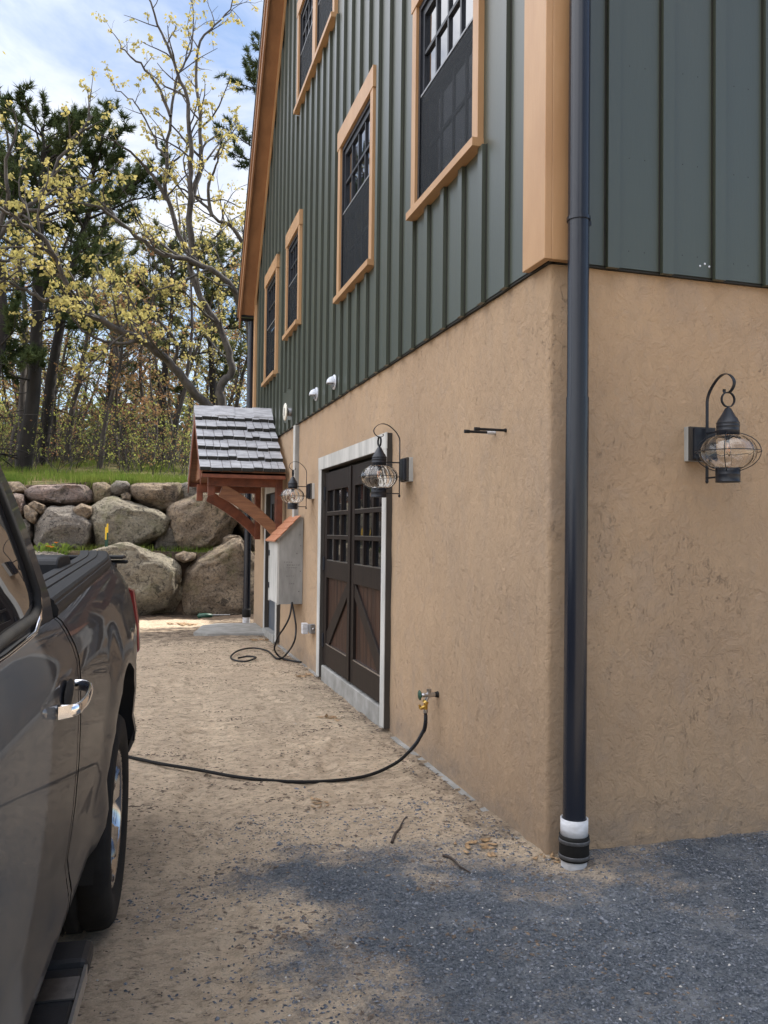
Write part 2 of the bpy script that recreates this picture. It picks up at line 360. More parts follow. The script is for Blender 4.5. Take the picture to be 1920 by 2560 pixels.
def thing(name, label, cat, loc, group=None, rotz=0):
    o = bpy.data.objects.new(name, None); COL.objects.link(o); o.location = loc; o.rotation_euler = (0, 0, rotz); o.empty_display_size = .1
    ORG[o.name] = Vector(loc); return tag(o, label, cat, group)
def copy_tree(o, parent=None):
    c = o.copy(); COL.objects.link(c); c.parent = parent
    ORG[c.name] = ORG.get(o.name, Vector((0, 0, 0)))
    for ch in [x for x in COL.objects if x.parent == o]: copy_tree(ch, c)
    return c

# ------------------------------------------------------------------ ground
def sst(a, b, x): x = min(1, max(0, (x - a) / (b - a))); return x * x * (3 - 2 * x)
def H(x, y):
    e = .12 * mn.noise(Vector((x * .9, 3.1, 7)))
    z = 1.16 * sst(15.85 + e, 16.15 + e, y) + 1.28 * sst(16.95 + e, 17.3 + e, y) + 1.35 * sst(17.3, 31, y) - 1.4 * sst(33, 60, y)
    if y > 16: z += .10 * mn.noise(Vector((x * .5, y * .5, 1)))
    z += .02 * mn.noise(Vector((x * .6, y * .6, 0))) * min(1, 1)
    if x < -6: z += .10 * (-6 - x) if x > -20 else 1.4
    return z
FOOT = [(rnd.uniform(.25, 1.7), 2.6 + 7.5 * (i + rnd.random()) / 34, rnd.uniform(-.6, .6)) for i in range(34)]
def Hf(x, y):
    z = H(x, y)
    if y < 16:
        z += .012 * mn.noise(Vector((x * 3, y * 4, 5))) + .011 * mn.noise(Vector((x * 9, y * 13, 2))) + .0055 * mn.noise(Vector((x * 30, y * 34, 9)))
        # tyre tracks beside the truck
        q = x - (.25 + .06 * (y - 2)); z -= .016 * math.exp(-((q) / .13) ** 4) * (.6 + .4 * math.sin(y * 55 + 2 * mn.noise(Vector((x * 9, y, 0)))))
        for fx_, fy_, fa in FOOT:
            dx, dy = x - fx_, y - fy_
            if abs(dx) < .25 and abs(dy) < .25:
                u_ = dx * math.cos(fa) + dy * math.sin(fa); v_ = -dx * math.sin(fa) + dy * math.cos(fa); e = (u_ / .055) ** 2 + (v_ / .14) ** 2; z += -.018 * math.exp(-e * e) + .006 * math.exp(-((e - 2.2) / .8) ** 2)
    return z
def axis_pts(spans):
    o = []
    for a, b, d in spans:
        k = max(1, int(round((b - a) / d)))
        o += [a + (b - a) * i / k for i in range(k)]
    o.append(spans[-1][1]); return o
xs = axis_pts([(-400, -60, 60), (-60, -12, 4), (-12, -2, .4), (-2, 4.2, .028), (4.2, 8, .2), (8, 40, 2), (40, 400, 60)])
ys = axis_pts([(-400, -20, 60), (-20, 0, 2), (0, 1.9, .1), (1.9, 7.5, .028), (7.5, 14, .065), (14, 18, .07), (18, 34, .4), (34, 60, 2), (60, 1200, 120)])
# dark gravel outline on the ground (surveyed)
GP = [onZ(a, b_) for a, b_ in [(1368, 2150), (1210, 2125), (1050, 2120), (900, 2110), (760, 2150), (690, 2200), (660, 2260), (700, 2330), (770, 2400), (860, 2450), (980, 2520), (1120, 2620), (1300, 2750)]]
GP = [(p.x, p.y) for p in GP] + [(2.2, 1.0), (9, 1.0), (9, 3.9), (1.95, 3.9)]
def inpoly(x, y, P):
    c = False; j = len(P) - 1
    for i in range(len(P)):
        if (P[i][1] > y) != (P[j][1] > y) and x < (P[j][0] - P[i][0]) * (y - P[i][1]) / (P[j][1] - P[i][1]) + P[i][0]: c = not c
        j = i
    return c
def pdist(x, y, P):
    m_ = 9
    for i in range(len(P)):
        ax, ay = P[i - 1]; bx, by = P[i]; dx, dy = bx - ax, by - ay; L = dx * dx + dy * dy
        k = max(0, min(1, ((x - ax) * dx + (y - ay) * dy) / L if L else 0)); m_ = min(m_, math.hypot(x - ax - k * dx, y - ay - k * dy))
    return m_
def gravel_at(x, y):
    if not (-1.5 < x < 9.5 and .5 < y < 5): return 0
    d = pdist(x, y, GP); d = d if inpoly(x, y, GP) else -d
    g = .56 + d * .70
    g += .30 * mn.noise(Vector((x * 2.3, y * 2.3, 4))) + .16 * mn.noise(Vector((x * 7, y * 9, 4)))
    g -= .38 * max(0, mn.noise(Vector((x * 1.1 + 5, y * 2.0, 11))))
    # pale tyre-swept streaks at the right
    q = (y - 3.25 + .55 * (x - 1.7)); g -= .30 * math.exp(-(q / .13) ** 2) * (1 if x > 1.2 else 0)
    return max(0, min(1, g))
vs = []; ga = []; so = []; gr = []
for y in ys:
    for x in xs:
        vs.append((x, y, Hf(x, y)))
        g_ = gravel_at(x, y); ga.append(g_)
        s_ = .55 * sst(10.5, 12.5, y) * (1 - sst(13.6, 14.2, y)) + .85 * sst(14.75 + .25 * mn.noise(Vector((x * 2, 1, 1))), 15.1, y) + (.6 * sst(.95, 1.35, x) * sst(13.7, 14.1, y) if y < 15.2 else 0)  # right-hand term also paints in tree shade near the far corner
        if 1.2 < x < 1.95 and 3.9 < y < 13: s_ = max(s_, .45 * sst(1.25, 1.9, x))
        so.append(min(1, s_))
        gr.append(sst(17.25, 17.7, y) * (1 - .75 * sst(24, 30, y)) * .95 + .35 * (sst(16.1, 16.2, y) - sst(16.9, 17, y)))
nx, ny = len(xs), len(ys)
me = bpy.data.meshes.new('ground')
me.from_pydata(vs, [], [(j * nx + i, j * nx + i + 1, (j + 1) * nx + i + 1, (j + 1) * nx + i) for j in range(ny - 1) for i in range(nx - 1)])
me.polygons.foreach_set('use_smooth', [True] * len(me.polygons))
for nm, arr in (('gravel', ga), ('soil_shade', so), ('grass', gr)):
    a_ = me.attributes.new(nm, 'FLOAT', 'POINT'); a_.data.foreach_set('value', arr)
me.materials.append(M['ground']); g = bpy.data.objects.new('ground', me); COL.objects.link(g); g['kind'] = 'structure'; g['label'] = 'sandy dirt yard with a spill of dark gravel'

# loose gravel, debris
def scatter(name, pts, size, mat, label, cat, flat=.6, long=1.0):
    mb = MB()
    for (x, y) in pts:
        s_ = size[0] + (size[1] - size[0]) * rnd.random() ** 2; z = Hf(x, y); a = rnd.random() * 6.28; c_, s2 = math.cos(a) * s_, math.sin(a) * s_; L = long * (1 + rnd.random())
        h = s_ * flat * (.6 + rnd.random() * .6)
        p = [(x + c_ * L, y + s2 * L, z + h * .1), (x - s2 * .7, y + c_ * .7, z + h * .2), (x - c_ * L * .9, y - s2 * L * .9, z), (x + s2 * .8, y - c_ * .8, z + h * .1), (x + c_ * .2, y + s2 * .2, z + h)]
        mb.add(p, [(0, 1, 4), (1, 2, 4), (2, 3, 4), (3, 0, 4)])
    o = build(name, mb, mat); tag(o, label, cat, None, 'stuff'); return o
M['stone_blue'] = pbr('gravel_stone', (.030, .037, .052), (.15, .162, .185), (70, 70, 70), .7, lo=.4, hi=.6)
M['stone_pale'] = pbr('pale_pebble', (.50, .48, .45), (.33, .31, .28), (70, 70, 70), .7)
M['debris'] = pbr('bark_crumbs', (.055, .042, .034), (.16, .115, .08), (60, 60, 60), .9, lo=.4, hi=.6)
pa, pb = [], []
while len(pa) < 24000:
    x, y = rnd.uniform(-.6, 3.6), rnd.uniform(1.95, 4.6)
    if x > 1.9 and y > 3.64: continue
    g_ = gravel_at(x, y)
    if rnd.random() < g_ * .95 + (.012 if g_ < .15 else .09): (pa if rnd.random() < .975 else pb).append((x, y))
scatter('loose_gravel', pa, (.0025, .0085), 'stone_blue', 'dark blue grey crushed gravel spread over sand beside the house corner', 'gravel', .8)
for _ in range(300): pb.append((rnd.uniform(-.8, 1.8), rnd.uniform(2, 9)))
scatter('pale_pebbles', pb, (.002, .007), 'stone_pale', 'pale pebbles strewn over the sand and gravel', 'pebbles', .8)
pe = []
while len(pe) < 420:
    x, y = rnd.uniform(-.3, 3.4), rnd.uniform(2.0, 5.2)
    if (x < 1.85 or y < 3.6) and rnd.random() < .03 + gravel_at(x, y): pe.append((x, y))
scatter('coarse_stones', pe, (.006, .015), 'stone_blue', 'larger dark stones lying on the gravel and sand', 'stones', .8)
pf_ = []
for k in range(130):
    cx_, cy_ = rnd.uniform(-.2, 1.85), 2.6 + 10.5 * rnd.random() ** 1.1; an = rnd.uniform(-.4, .4)
    for q in range(rnd.randint(8, 46)):
        u_, v_ = rnd.gauss(0, .13), rnd.gauss(0, .035); pf_.append((min(1.88, cx_ + u_ * math.cos(an) - v_ * math.sin(an)), cy_ + u_ * math.sin(an) + v_ * math.cos(an)))
for k in range(900): pf_.append((1.9 - abs(rnd.gauss(0, .09)), rnd.uniform(3.8, 13)))
scatter('leaf_litter', pf_, (.003, .014), 'debris', 'clumped dark leaf crumbs and bark along drag marks in the sand', 'litter', .5, 1.1)
pc = []
while len(pc) < 6500:
    x, y = rnd.uniform(-.4, 1.9), 2.2 + 13 * rnd.random() ** 1.3
    dens = .25 + .75 * max(0, mn.noise(Vector((x * 2.2, y * 1.6, 3)))) * 2 + (.8 if x > 1.9 - .35 else 0)
    if rnd.random() < dens: pc.append((x, y))
scatter('ground_debris', pc, (.002, .010), 'debris', 'dark bark crumbs and leaf litter scattered on the sand', 'litter', .5, .9)

# ------------------------------------------------------------------ house
XG, YG = 1.926, 3.65           # stucco faces: gable side (normal -X), right side (normal -Y)
YF = 13.95                     # far corner
XS, XB = 1.900, 1.874          # siding board, batten faces
YS, YB = 3.624, 3.598
ZS = 2.885
def roofz(y): return 5.35 + 1.35 * min(YF - y, y - YG)
house = thing('house', 'barn style house with green board and batten siding over tan stucco', 'house', (XG, YG, 0))
# openings on gable: (y0,y1,z0,z1)
GAR = (6.33, 8.61, .155, 2.215); ENT = (11.47, 12.45, .12, 2.1)
def stucco_strip():
    mb = MB(); path = []
    y = YF
    while y > YG + .05: path.append((XG, y, -1, 0)); y -= .05
    rr = .022
    for k in range(5):
        a = math.pi / 2 * k / 4
        path.append((XG + rr - rr * math.cos(a), YG + rr - rr * math.sin(a), -math.cos(a), -math.sin(a)))
    x = XG + .06
    while x < 5: path.append((x, YG, 0, -1)); x += .05
    path += [(8, YG, 0, -1), (14, YG, 0, -1)]
    zs = [-.15 + i * .05 for i in range(62)]
    nz = len(zs); vs = []
    for (x, y, nx_, ny_) in path:
        for z in zs:
            if z > ZS + .01: z = ZS + .01
            d = .006 * mn.noise(Vector((x * 1.7, y * 1.7, z * 1.7))) + .0035 * mn.noise(Vector((x * 7, y * 7, z * 7)))
            vs.append((x + nx_ * d, y + ny_ * d, z))
    fs = []
    for i in range(len(path) - 1):
        for j in range(nz - 1):
            p = path[i]; q = path[i + 1]; ym = (p[1] + q[1]) / 2; zm = (zs[j] + zs[j + 1]) / 2
            if p[2] == -1 and any(a < ym < b and c < zm < d for a, b, c, d in (GAR, ENT)): continue
            fs.append((i * nz + j, i * nz + j + 1, (i + 1) * nz + j + 1, (i + 1) * nz + j))
    mb.add(vs, fs, True); return mb
build('stucco_wall', stucco_strip(), 'stucco', house)
mb = MB()   # hidden back of the shell keeps the inside dark
mb.box((12, YG + .1, 0), (12.2, YF - .1, 9)); mb.box((XG + .3, YF - .02, 0), (12, YF, 5.3)); mb.box((XG + .05, YG + .05, 2.9), (12, YF - .05, 2.95))
mb.box((XG + .12, GAR[0] - .4, 0), (XG + .2, GAR[1] + .4, 2.6)); mb.box((XG + .12, ENT[0] - .3, 0), (XG + .2, ENT[1] + .3, 2.5))
build('inner_wall', mb, 'flashing_and_shade', house)
# siding openings (window rough openings)
WIN = [  # y0,y1,z0,z1 of casing outer, kind
    (4.43, 5.655, 3.845, 5.31, 'near'), (6.70, 7.96, 3.845, 5.31, 'mid'), (9.98, 10.93, 4.13, 5.30, 'small'), (11.68, 12.80, 3.82, 5.29, 'far'), (8.22, 10.32, 6.87, 8.06, 'double')]
def siding_gable():
    mb = MB(); cuts = sorted({YG - .02, YF + .02, (YG + YF) / 2} | {w_[0] + .04 for w_ in WIN} | {w_[1] - .04 for w_ in WIN})
    for a, b_ in zip(cuts[:-1], cuts[1:]):
        ym = (a + b_) / 2; holes = sorted([(w_[2] + .04, w_[3] - .02) for w_ in WIN if w_[0] + .03 < ym < w_[1] - .03]); z = ZS
        for h0, h1 in holes:
            mb.box((XS, a, z), (XS + .03, b_, h0)); z = h1
        mb.prism([(a, z), (b_, z), (b_, roofz(b_)), (a, roofz(a))], 0, XS, XS + .03)
    return mb
build('gable_siding', siding_gable(), 'siding', house)
def battens_gable():
    mb = MB(); y = 4.071 - .3135 * 0
    while y < YF - .2:
        a, b_ = y, y + .066; segs = [(ZS - .012, roofz(y + .03))]
        for w_ in WIN:
            if a < w_[1] + .03 and b_ > w_[0] - .03:
                ns = []
                for s0, s1 in segs:
                    lo, hi = w_[2] - .055, w_[3] + .19
                    if lo > s0: ns.append((s0, min(lo, s1)))
                    if hi < s1: ns.append((max(hi, s0), s1))
                segs = ns
        # patch where a removed fixture left short battens
        if 10.55 < y < 11.25:
            ns = []
            for s0, s1 in segs:
                if s0 < 3.0: ns.append((s0, 2.99)); ns.append((3.40, s1))
                else: ns.append((s0, s1))
            segs = ns
        for s0, s1 in segs:
            if s1 - s0 > .02: mb.box((XB, a, s0), (XS + .001, b_, s1))
        y += .3135
    return mb
gb = battens_gable(); build('gable_battens', gb, 'siding', house)
shade_ = MB()  # dark strips stand in for the shaded side of each batten
for q in range(0, len(gb.v), 8):
    a, b_ = gb.v[q], gb.v[q + 6]; shade_.box((XS - .002, a[1] - .013, a[2] + .013), (XS + .002, a[1] - .0005, b_[2]))
build('batten_shade_strip', shade_, 'flashing_and_shade', house)
mb = MB().box((XG - .005, YS, ZS), (14, YS + .03, 5.4)); build('side_siding', mb, 'siding', house)
mb = MB(); x = 2.214
while x < 9: mb.box((x, YB, ZS - .012), (x + .066, YS + .001, 5.4)); x += .3135
build('side_battens', mb, 'siding', house)
shade_ = MB(); x = 2.214  # same painted shade strips along the side wall battens
while x < 9: shade_.box((x - .008, YS - .002, ZS), (x - .0005, YS + .002, 5.4)); x += .3135
build('batten_shade_strip', shade_, 'flashing_and_shade', house)
for (a_, b_) in ((1750, 665), (1762, 660), (1773, 667)):
    p = onY(a_, b_, YS); build('filler_spot', MB().lathe([(.0, -.003), (.006, -.002), (.006, .001)], (p.x, YS, p.z), 8, 'y'), 'hood_white', house)
M['nail'] = pbr('painted_nail', (.012, .013, .010), None, (5, 5, 5), .6)
mb = MB()
for x_ in [2.214 + .3135 * i + .033 + dx for i in range(9) for dx in (.10, .19)]:
    for z_ in (2.98, 3.45, 3.92): mb.lathe([(.0, -.0015), (.0028, -.0010), (.0028, .0005)], (x_, YS, z_ + .01 * math.sin(x_ * 90)), 6, 'y')
tag(build('nail_heads', mb, 'nail', house), 'small dark nail heads across the siding boards', None, None, 'stuff')
mb = MB().box((XS + .006, YG - .02, ZS - .012), (XG + .02, YF, ZS - .001)); mb.box((XG, YS + .006, ZS - .012), (14, YG + .02, ZS - .001)); build('drip_flashing', mb, 'flashing_and_shade', house)
mb = MB().box((1.860, 3.586, 2.875), (1.899, 3.825, 5.3)); mb.box((1.899, 3.586, 2.875), (2.095, 3.623, 5.3)); build('corner_board', mb, 'orange_wood', house, bevel=.003)
mb = MB().box((1.862, 13.86, 2.875), (1.899, 14.01, 5.5)); mb.box((1.862, 14.01, 2.875), (2.05, 14.03, 5.5)); build('corner_board', mb, 'orange_wood', house, bevel=.003)
# rake, soffit, roof
OH = .275
def rakepts(y): return y, 5.35 + 1.35 * (YF - y)
pk = (YG + YF) / 2; pz = roofz(pk)
for side in (1, -1):
    Y = lambda d: (YF - d) if side == 1 else (YG + d)
    L = YF - pk
    def q(d, up): # along the slope, offset up in z
        return (Y(d), 5.35 + 1.35 * d + up)
    mb = MB(); mb.prism([q(-.12, .0), q(L, .0), q(L, .03), q(-.12, .03)], 0, XS - OH + .03, XS); build('soffit', mb, 'rake_shaded_wood', house)
    mb = MB(); mb.prism([q(-.20, -.10), q(L, -.10), q(L, .26), q(-.20, .26)], 0, XS - OH, XS - OH + .028)
    mb.prism([q(-.22, .10), q(L, .10), q(L, .30), q(-.22, .30)], 0, XS - OH - .02, XS - OH - .001); build('rake_board', mb, 'rake_shaded_wood', house, bevel=.003)
    mb = MB(); mb.prism([q(.02, -.16), q(L, -.16), q(L, -.001), q(.02, -.001)], 0, XS - .045, XS - .023); build('frieze_board', mb, 'orange_wood', house)
    mb = MB(); mb.prism([q(-.34, .24), q(L, .24), q(L, .34), q(-.34, .34)], 0, XS - OH - .03, 12.3)
    build('roof', mb, 'black_plastic', house)
    mb = MB(); yy = Y(-.14); y2 = Y(-.24); mb.box((XS - OH + .035, min(yy, y2), 4.98 + .18), (12.2, max(yy, y2), 5.30 - .02)); build('gutter', mb, 'black_metal', house, bevel=.01)
    mb = MB(); mb.box((XS - .01, min(Y(0), Y(-.13)), 5.19), (12, max(Y(0), Y(-.13)), 5.21)); build('eave_soffit', mb, 'orange_wood', house)

def window(y0, y1, z0, z1, cols=4, rows=2, name='window', lab=None, full=False):
    """casing is the part; sill, sash, glass, screen are its sub-parts"""
    CX = 1.862; st = .085
    mb = MB(); mb.box((CX, y0, z0), (XS + .02, y0 + st, z1)); mb.box((CX, y1 - st, z0), (XS + .02, y1, z1))
    mb.box((CX - .006, y0 - .015, z1), (XS + .02, y1 + .015, z1 + .185))
    w_ = build(name, mb, 'orange_wood', house, bevel=.002)
    if lab: w_['label'] = lab
    build('sill', MB().box((CX - .034, y0 - .004, z0 - .052), (XS + .02, y1 + .004, z0)), 'orange_wood', w_, bevel=.002)
    a, b_ = y0 + st, y1 - st; zm = z0 + (z1 - z0) * .535; GX = 1.925
    lights = [(a, b_)] if not full else [(a, (a + b_) / 2 - .08), ((a + b_) / 2 + .08, b_)]
    if full: build('mullion', MB().box((CX + .002, (a + b_) / 2 - .08, z0), (XS + .03, (a + b_) / 2 + .08, z1)), 'orange_wood', w_, bevel=.002)
    for (p, q_) in lights:
        s_ = MB(); fr = .035; X0, X1 = 1.884, 1.95
        s_.box((X0, p, z0), (X1, p + fr, z1)); s_.box((X0, q_ - fr, z0), (X1, q_, z1)); s_.box((X0, p + fr, z0), (X1, q_ - fr, z0 + .03)); s_.box((X0, p + fr, z1 - .045), (X1, q_ - fr, z1))
        # upper sash
        u0, u1 = p + fr, q_ - fr; s_.box((1.900, u0, z1 - .10), (1.935, u1, z1 - .045)); s_.box((1.900, u0, zm - .02), (1.935, u1, zm + .03)); s_.box((1.900, u0, zm + .03), (1.935, u0 + .045, z1 - .10)); s_.box((1.900, u1 - .045, zm + .03), (1.935, u1, z1 - .10))
        gz0, gz1 = zm + .03, z1 - .10; gy0, gy1 = u0 + .045, u1 - .045
        for k in range(1, cols):
            yy = gy0 + (gy1 - gy0) * k / cols; s_.box((1.906, yy - .012, gz0), (1.932, yy + .012, gz1))
        for k in range(1, rows):
            zz = gz0 + (gz1 - gz0) * k / rows; s_.box((1.904, gy0, zz - .012), (1.931, gy1, zz + .012))
        # lower sash rails behind the screen
        s_.box((1.940, u0, z0 + .03), (1.965, u0 + .05, zm - .02)); s_.box((1.940, u1 - .05, z0 + .03), (1.965, u1, zm - .02)); s_.box((1.940, u0 + .05, z0 + .03), (1.965, u1 - .05, z0 + .09))
        for k in range(1, cols):
            yy = gy0 + (gy1 - gy0) * k / cols; s_.box((1.944, yy - .012, z0 + .09), (1.96, yy + .012, zm - .02))
        zz = (z0 + .09 + zm) / 2; s_.box((1.943, u0 + .05, zz - .012), (1.961, u1 - .05, zz + .012))
        build('sash', s_, 'black_metal', w_)
        build('glass', MB().box((1.921, u0 + .02, zm), (1.925, u1 - .02, z1 - .06)).box((1.952, u0 + .02, z0 + .04), (1.956, u1 - .02, zm - .01)), 'glass', w_)
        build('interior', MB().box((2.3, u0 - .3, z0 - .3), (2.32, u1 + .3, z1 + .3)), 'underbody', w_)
        sc_ = MB().box((1.893, u0, z0 + .02), (1.8945, u1, zm + .005)); build('insect_screen', sc_, 'screen', w_)
        build('screen_frame', MB().box((1.889, u0 - .012, z0 + .012), (1.899, u0, zm + .02)).box((1.889, u1, z0 + .012), (1.899, u1 + .012, zm + .02)).box((1.889, u0, zm + .005), (1.899, u1, zm + .02)), 'grey_steel', w_)
window(*WIN[0][:4], lab='large near window reflecting sky'); window(*WIN[1][:4], lab='window with tree reflections in its upper panes')
window(*WIN[2][:4]); window(*WIN[3][:4], lab='window next to the far corner board'); window(*WIN[4][:4], full=True, lab='paired window high in the gable')

# carriage doors
TX = 1.874
mb = MB(); mb.box((TX, 6.225, .035), (TX + .006, 6.335, 2.205)); mb.box((TX, 8.60, .035), (TX + .006, 8.73, 2.205)); mb.box((TX - .002, 6.215, 2.205), (TX + .006, 8.74, 2.335))
tr_ = build('door_trim', mb, 'white_wood', house, bevel=.001)
mb = MB(); mb.box((TX + .006, 6.222, .03), (XG + .03, 6.338, 2.33)); mb.box((TX + .006, 8.597, .03), (XG + .03, 8.733, 2.33)); mb.box((TX + .006, 6.338, 2.20), (XG + .03, 8.597, 2.33)); build('jamb', mb, 'dark_trim', tr_)
build('threshold', MB().box((1.90, 6.34, -.12), (2.05, 8.595, .155)), 'concrete', house, bevel=.008)
build('footing', MB().box((1.885, 3.9, -.12), (1.935, 6.2, .004)), 'concrete', house); build('footing', MB().box((1.89, 8.75, -.12), (1.935, 11.3, .006)), 'concrete', house)
DX = 1.915
def leaf(y0, y1, flip, hinge_y):
    z0, z1 = .175, 2.165; b_ = MB(); st = .115
    b_.box((DX, y0, z0), (DX + .045, y0 + st, z1)); b_.box((DX, y1 - st, z0), (DX + .045, y1, z1))
    b_.box((DX, y0 + st, z1 - .19), (DX + .045, y1 - st, z1)); b_.box((DX, y0 + st, 1.08), (DX + .045, y1 - st, 1.255)); b_.box((DX, y0 + st, z0), (DX + .045, y1 - st, z0 + .21))
    gy0, gy1, gz0, gz1 = y0 + st, y1 - st, 1.255, z1 - .19
    for k in (1, 2):
        yy = gy0 + (gy1 - gy0) * k / 3; b_.box((DX + .004, yy - .018, gz0), (DX + .04, yy + .018, gz1))
        zz = gz0 + (gz1 - gz0) * k / 3; b_.box((DX + .002, gy0, zz - .018), (DX + .041, gy1, zz + .018))
    d = build('carriage_door', b_, 'brown_door', house, bevel=.003)
    build('glass', MB().box((DX + .03, gy0, gz0), (DX + .034, gy1, gz1)), 'glass2', d)
    p_ = MB(); k = 7; pz0, pz1 = z0 + .21, 1.08; wv = (gy1 - gy0) / k
    for i in range(k): p_.box((DX + .028, gy0 + wv * i + .002, pz0), (DX + .042, gy0 + wv * (i + 1) - .002, pz1))
    p_.box((DX + .036, gy0, pz0), (DX + .044, gy1, pz1)); build('lower_panel', p_, 'brown_panel', d)
    w2 = .055
    if flip: P = [(gy1, pz0), (gy1 - .10, pz0), (gy0, pz1 - .12), (gy0, pz1), (gy0 + .02, pz1), (gy1, pz0 + .13)]
    else: P = [(gy0, pz0), (gy0 + .10, pz0), (gy1, pz1 - .12), (gy1, pz1), (gy1 - .02, pz1), (gy0, pz0 + .13)]
    build('diagonal_brace', MB().prism(P, 0, DX + .008, DX + .030), 'brown_door', d, bevel=.002)
    build('rail_ledge', MB().box((DX + .002, gy0, pz0), (DX + .028, gy1, pz0 + .012)), 'satin_chrome', d)
    for k in range(3): build('rail_ledge', MB().box((DX + .003, gy0, gz0 + (gz1 - gz0) * k / 3 + (.018 if k else 0)), (DX + .03, gy1, gz0 + (gz1 - gz0) * k / 3 + (.024 if k else .008))), 'satin_chrome', d)
    for hz in (.42, 1.22, 1.95): build('hinge', MB().box((DX - .012, hinge_y - .03, hz - .07), (DX - .001, hinge_y + .03, hz + .07)), 'black_metal', d)
leaf(6.345, 7.462, False, 6.36); leaf(7.475, 8.590, True, 8.575)
build('astragal', MB().box((DX - .014, 7.445, .18), (DX - .001, 7.495, 2.165)), 'brown_door', house, bevel=.003)
# entry door below the canopy
mb = MB(); mb.box((TX, 11.35, .03), (TX + .006, 11.47, 2.1)); mb.box((TX, 12.45, .03), (TX + .006, 12.57, 2.1)); mb.box((TX, 11.35, 2.1), (TX + .006, 12.57, 2.22))
t2 = build('door_trim', mb, 'white_wood', house)
build('jamb', MB().box((TX + .006, 11.352, .03), (XG + .04, 11.468, 2.218)).box((TX + .006, 12.452, .03), (XG + .04, 12.568, 2.218)).box((TX + .006, 11.468, 2.1), (XG + .04, 12.452, 2.218)), 'dark_trim', t2)
d = build('entry_door', MB().box((1.945, 11.475, .12), (1.985, 12.445, 2.095)).box((1.938, 11.6, .35), (1.944, 12.3, .95)), 'entry_blue', house)
build('glass', MB().box((1.938, 11.62, 1.1), (1.942, 12.28, 1.95)), 'glass2', d)
build('door_handle', MB().tube([(1.93, 11.56, 1.05), (1.90, 11.56, 1.05), (1.90, 11.68, 1.05)], .01), 'black_metal', d)
build('door_sill', MB().box((1.86, 11.47, -.05), (2.0, 12.45, .115)), 'concrete', house)

# ------------------------------------------------------------------ canopy
can = thing('door_canopy', 'cedar bracketed canopy with weathered grey shingles over the entry door', 'canopy', (1.9, 12.04, 2.3))
CY, CZ, CE, CEZ, CX0, CX1 = 12.04, 3.235, 1.28, 2.30, .785, 1.872
def slope(side, t_, up=0):   # t_ 0 ridge .. 1 eave
    return CY - side * CE * t_, CZ + (CEZ - CZ) * t_ + up
for side in (1, -1):
    mb = MB(); rows = 6; ed_ = MB()
    for r_ in range(rows):
        t0, t1 = (r_) / rows, (r_ + 1.0) / rows; x = CX0 - .01
        while x < CX1:
            wv = rnd.uniform(.085, .16); x2 = min(x + wv, CX1 + .002); jt = rnd.uniform(-.014, .014)
            ya, za = slope(side, max(0, t0 - .03), .010); yb, zb = slope(side, t1 + .012 + jt, .070 + rnd.uniform(-.004, .004)); yb2, zb2 = slope(side, t1 + .012 + jt, .030)
            ya2, za2 = slope(side, max(0, t0 - .03), .008)
            if CX1 - x2 < .04: x2 = CX1
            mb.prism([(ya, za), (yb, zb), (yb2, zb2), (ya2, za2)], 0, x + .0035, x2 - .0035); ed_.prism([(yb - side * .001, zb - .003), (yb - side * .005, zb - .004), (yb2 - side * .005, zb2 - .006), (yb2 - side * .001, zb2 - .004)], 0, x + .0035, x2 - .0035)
            x = x2 if x2 < CX1 else 99
    sr_ = build('shingle_roof', mb, 'grey_shingle', can); build('butt_shade_strips', ed_, 'flashing_and_shade', sr_)  # dark strips over the butts imitate the shade line of each course
    # boards under the shingles, verge board, beam, post, brace
    mb = MB(); a, b_ = slope(side, 0, 0), slope(side, 1, 0); a2, b2 = slope(side, 0, -.03), slope(side, 1, -.03)
    mb.prism([a, b_, b2, a2], 0, CX0 + .012, CX1); build('roof_deck', mb, 'cedar_light', can)
    a2, b2 = slope(side, 0, -.17), slope(side, 1.0, -.17)
    mb = MB(); mb.prism([a, b_, b2, a2], 0, CX0 - .0, CX0 + .011); build('verge_board', mb, 'red_cedar', can)
    mb = MB(); ye, ze = slope(side, 1, 0); mb.box((CX0 + .02, ye + side * .0, ze - .075), (CX1, ye + side * .03, ze - .002)); build('eave_board', mb, 'red_cedar', can)
    yb = CY - side * .98 if side == 1 else CY + .56
    yb = 11.02 if side == 1 else 13.0
    mb = MB(); mb.box((.90, yb - .05, 2.13), (1.80, yb + .05, 2.25)); mb.box((.90, yb - .045, 2.0), (.99, yb + .045, 2.13)); build('beam', mb, 'red_cedar', can, bevel=.006)
    mb = MB(); mb.box((1.785, yb - .06, 1.42), (1.872, yb + .06, 2.26)); build('post', mb, 'red_cedar', can, bevel=.006)
    mb = MB(); up, lo = [], []
    for k in range(9):
        u_ = k / 8; x = 1.10 + (1.80 - 1.10) * u_; zt = 2.16 - .52 * u_ + .045 * math.sin(u_ * math.pi)
        up.append((x, zt)); lo.append((x - .06 + .03 * u_, zt - .16))
    lo[-1] = (1.79, up[-1][1] - .20); mb.prism([(x, z) for x, z in up] + [(x, z) for x, z in lo[::-1]], 1, yb - .04, yb + .04)
    build('knee_brace', mb, 'cedar_light' if side == 1 else 'red_cedar', can, bevel=.004)
mb = MB(); x = CX0 - .012
for k in range(4):
    x2 = x + .275; dz = .012 * (k % 2)
    for side in (1, -1):
        a, b_ = slope(side, -.0, .085 + dz), slope(side, .14, .062 + dz); a2, b2 = slope(side, -.0, .066 + dz), slope(side, .14, .045 + dz)
        mb.prism([a, b_, b2, a2], 0, x, min(x2 + .01, CX1))
    x = x2
build('ridge_cap', mb, 'grey_shingle', can)
mb = MB()
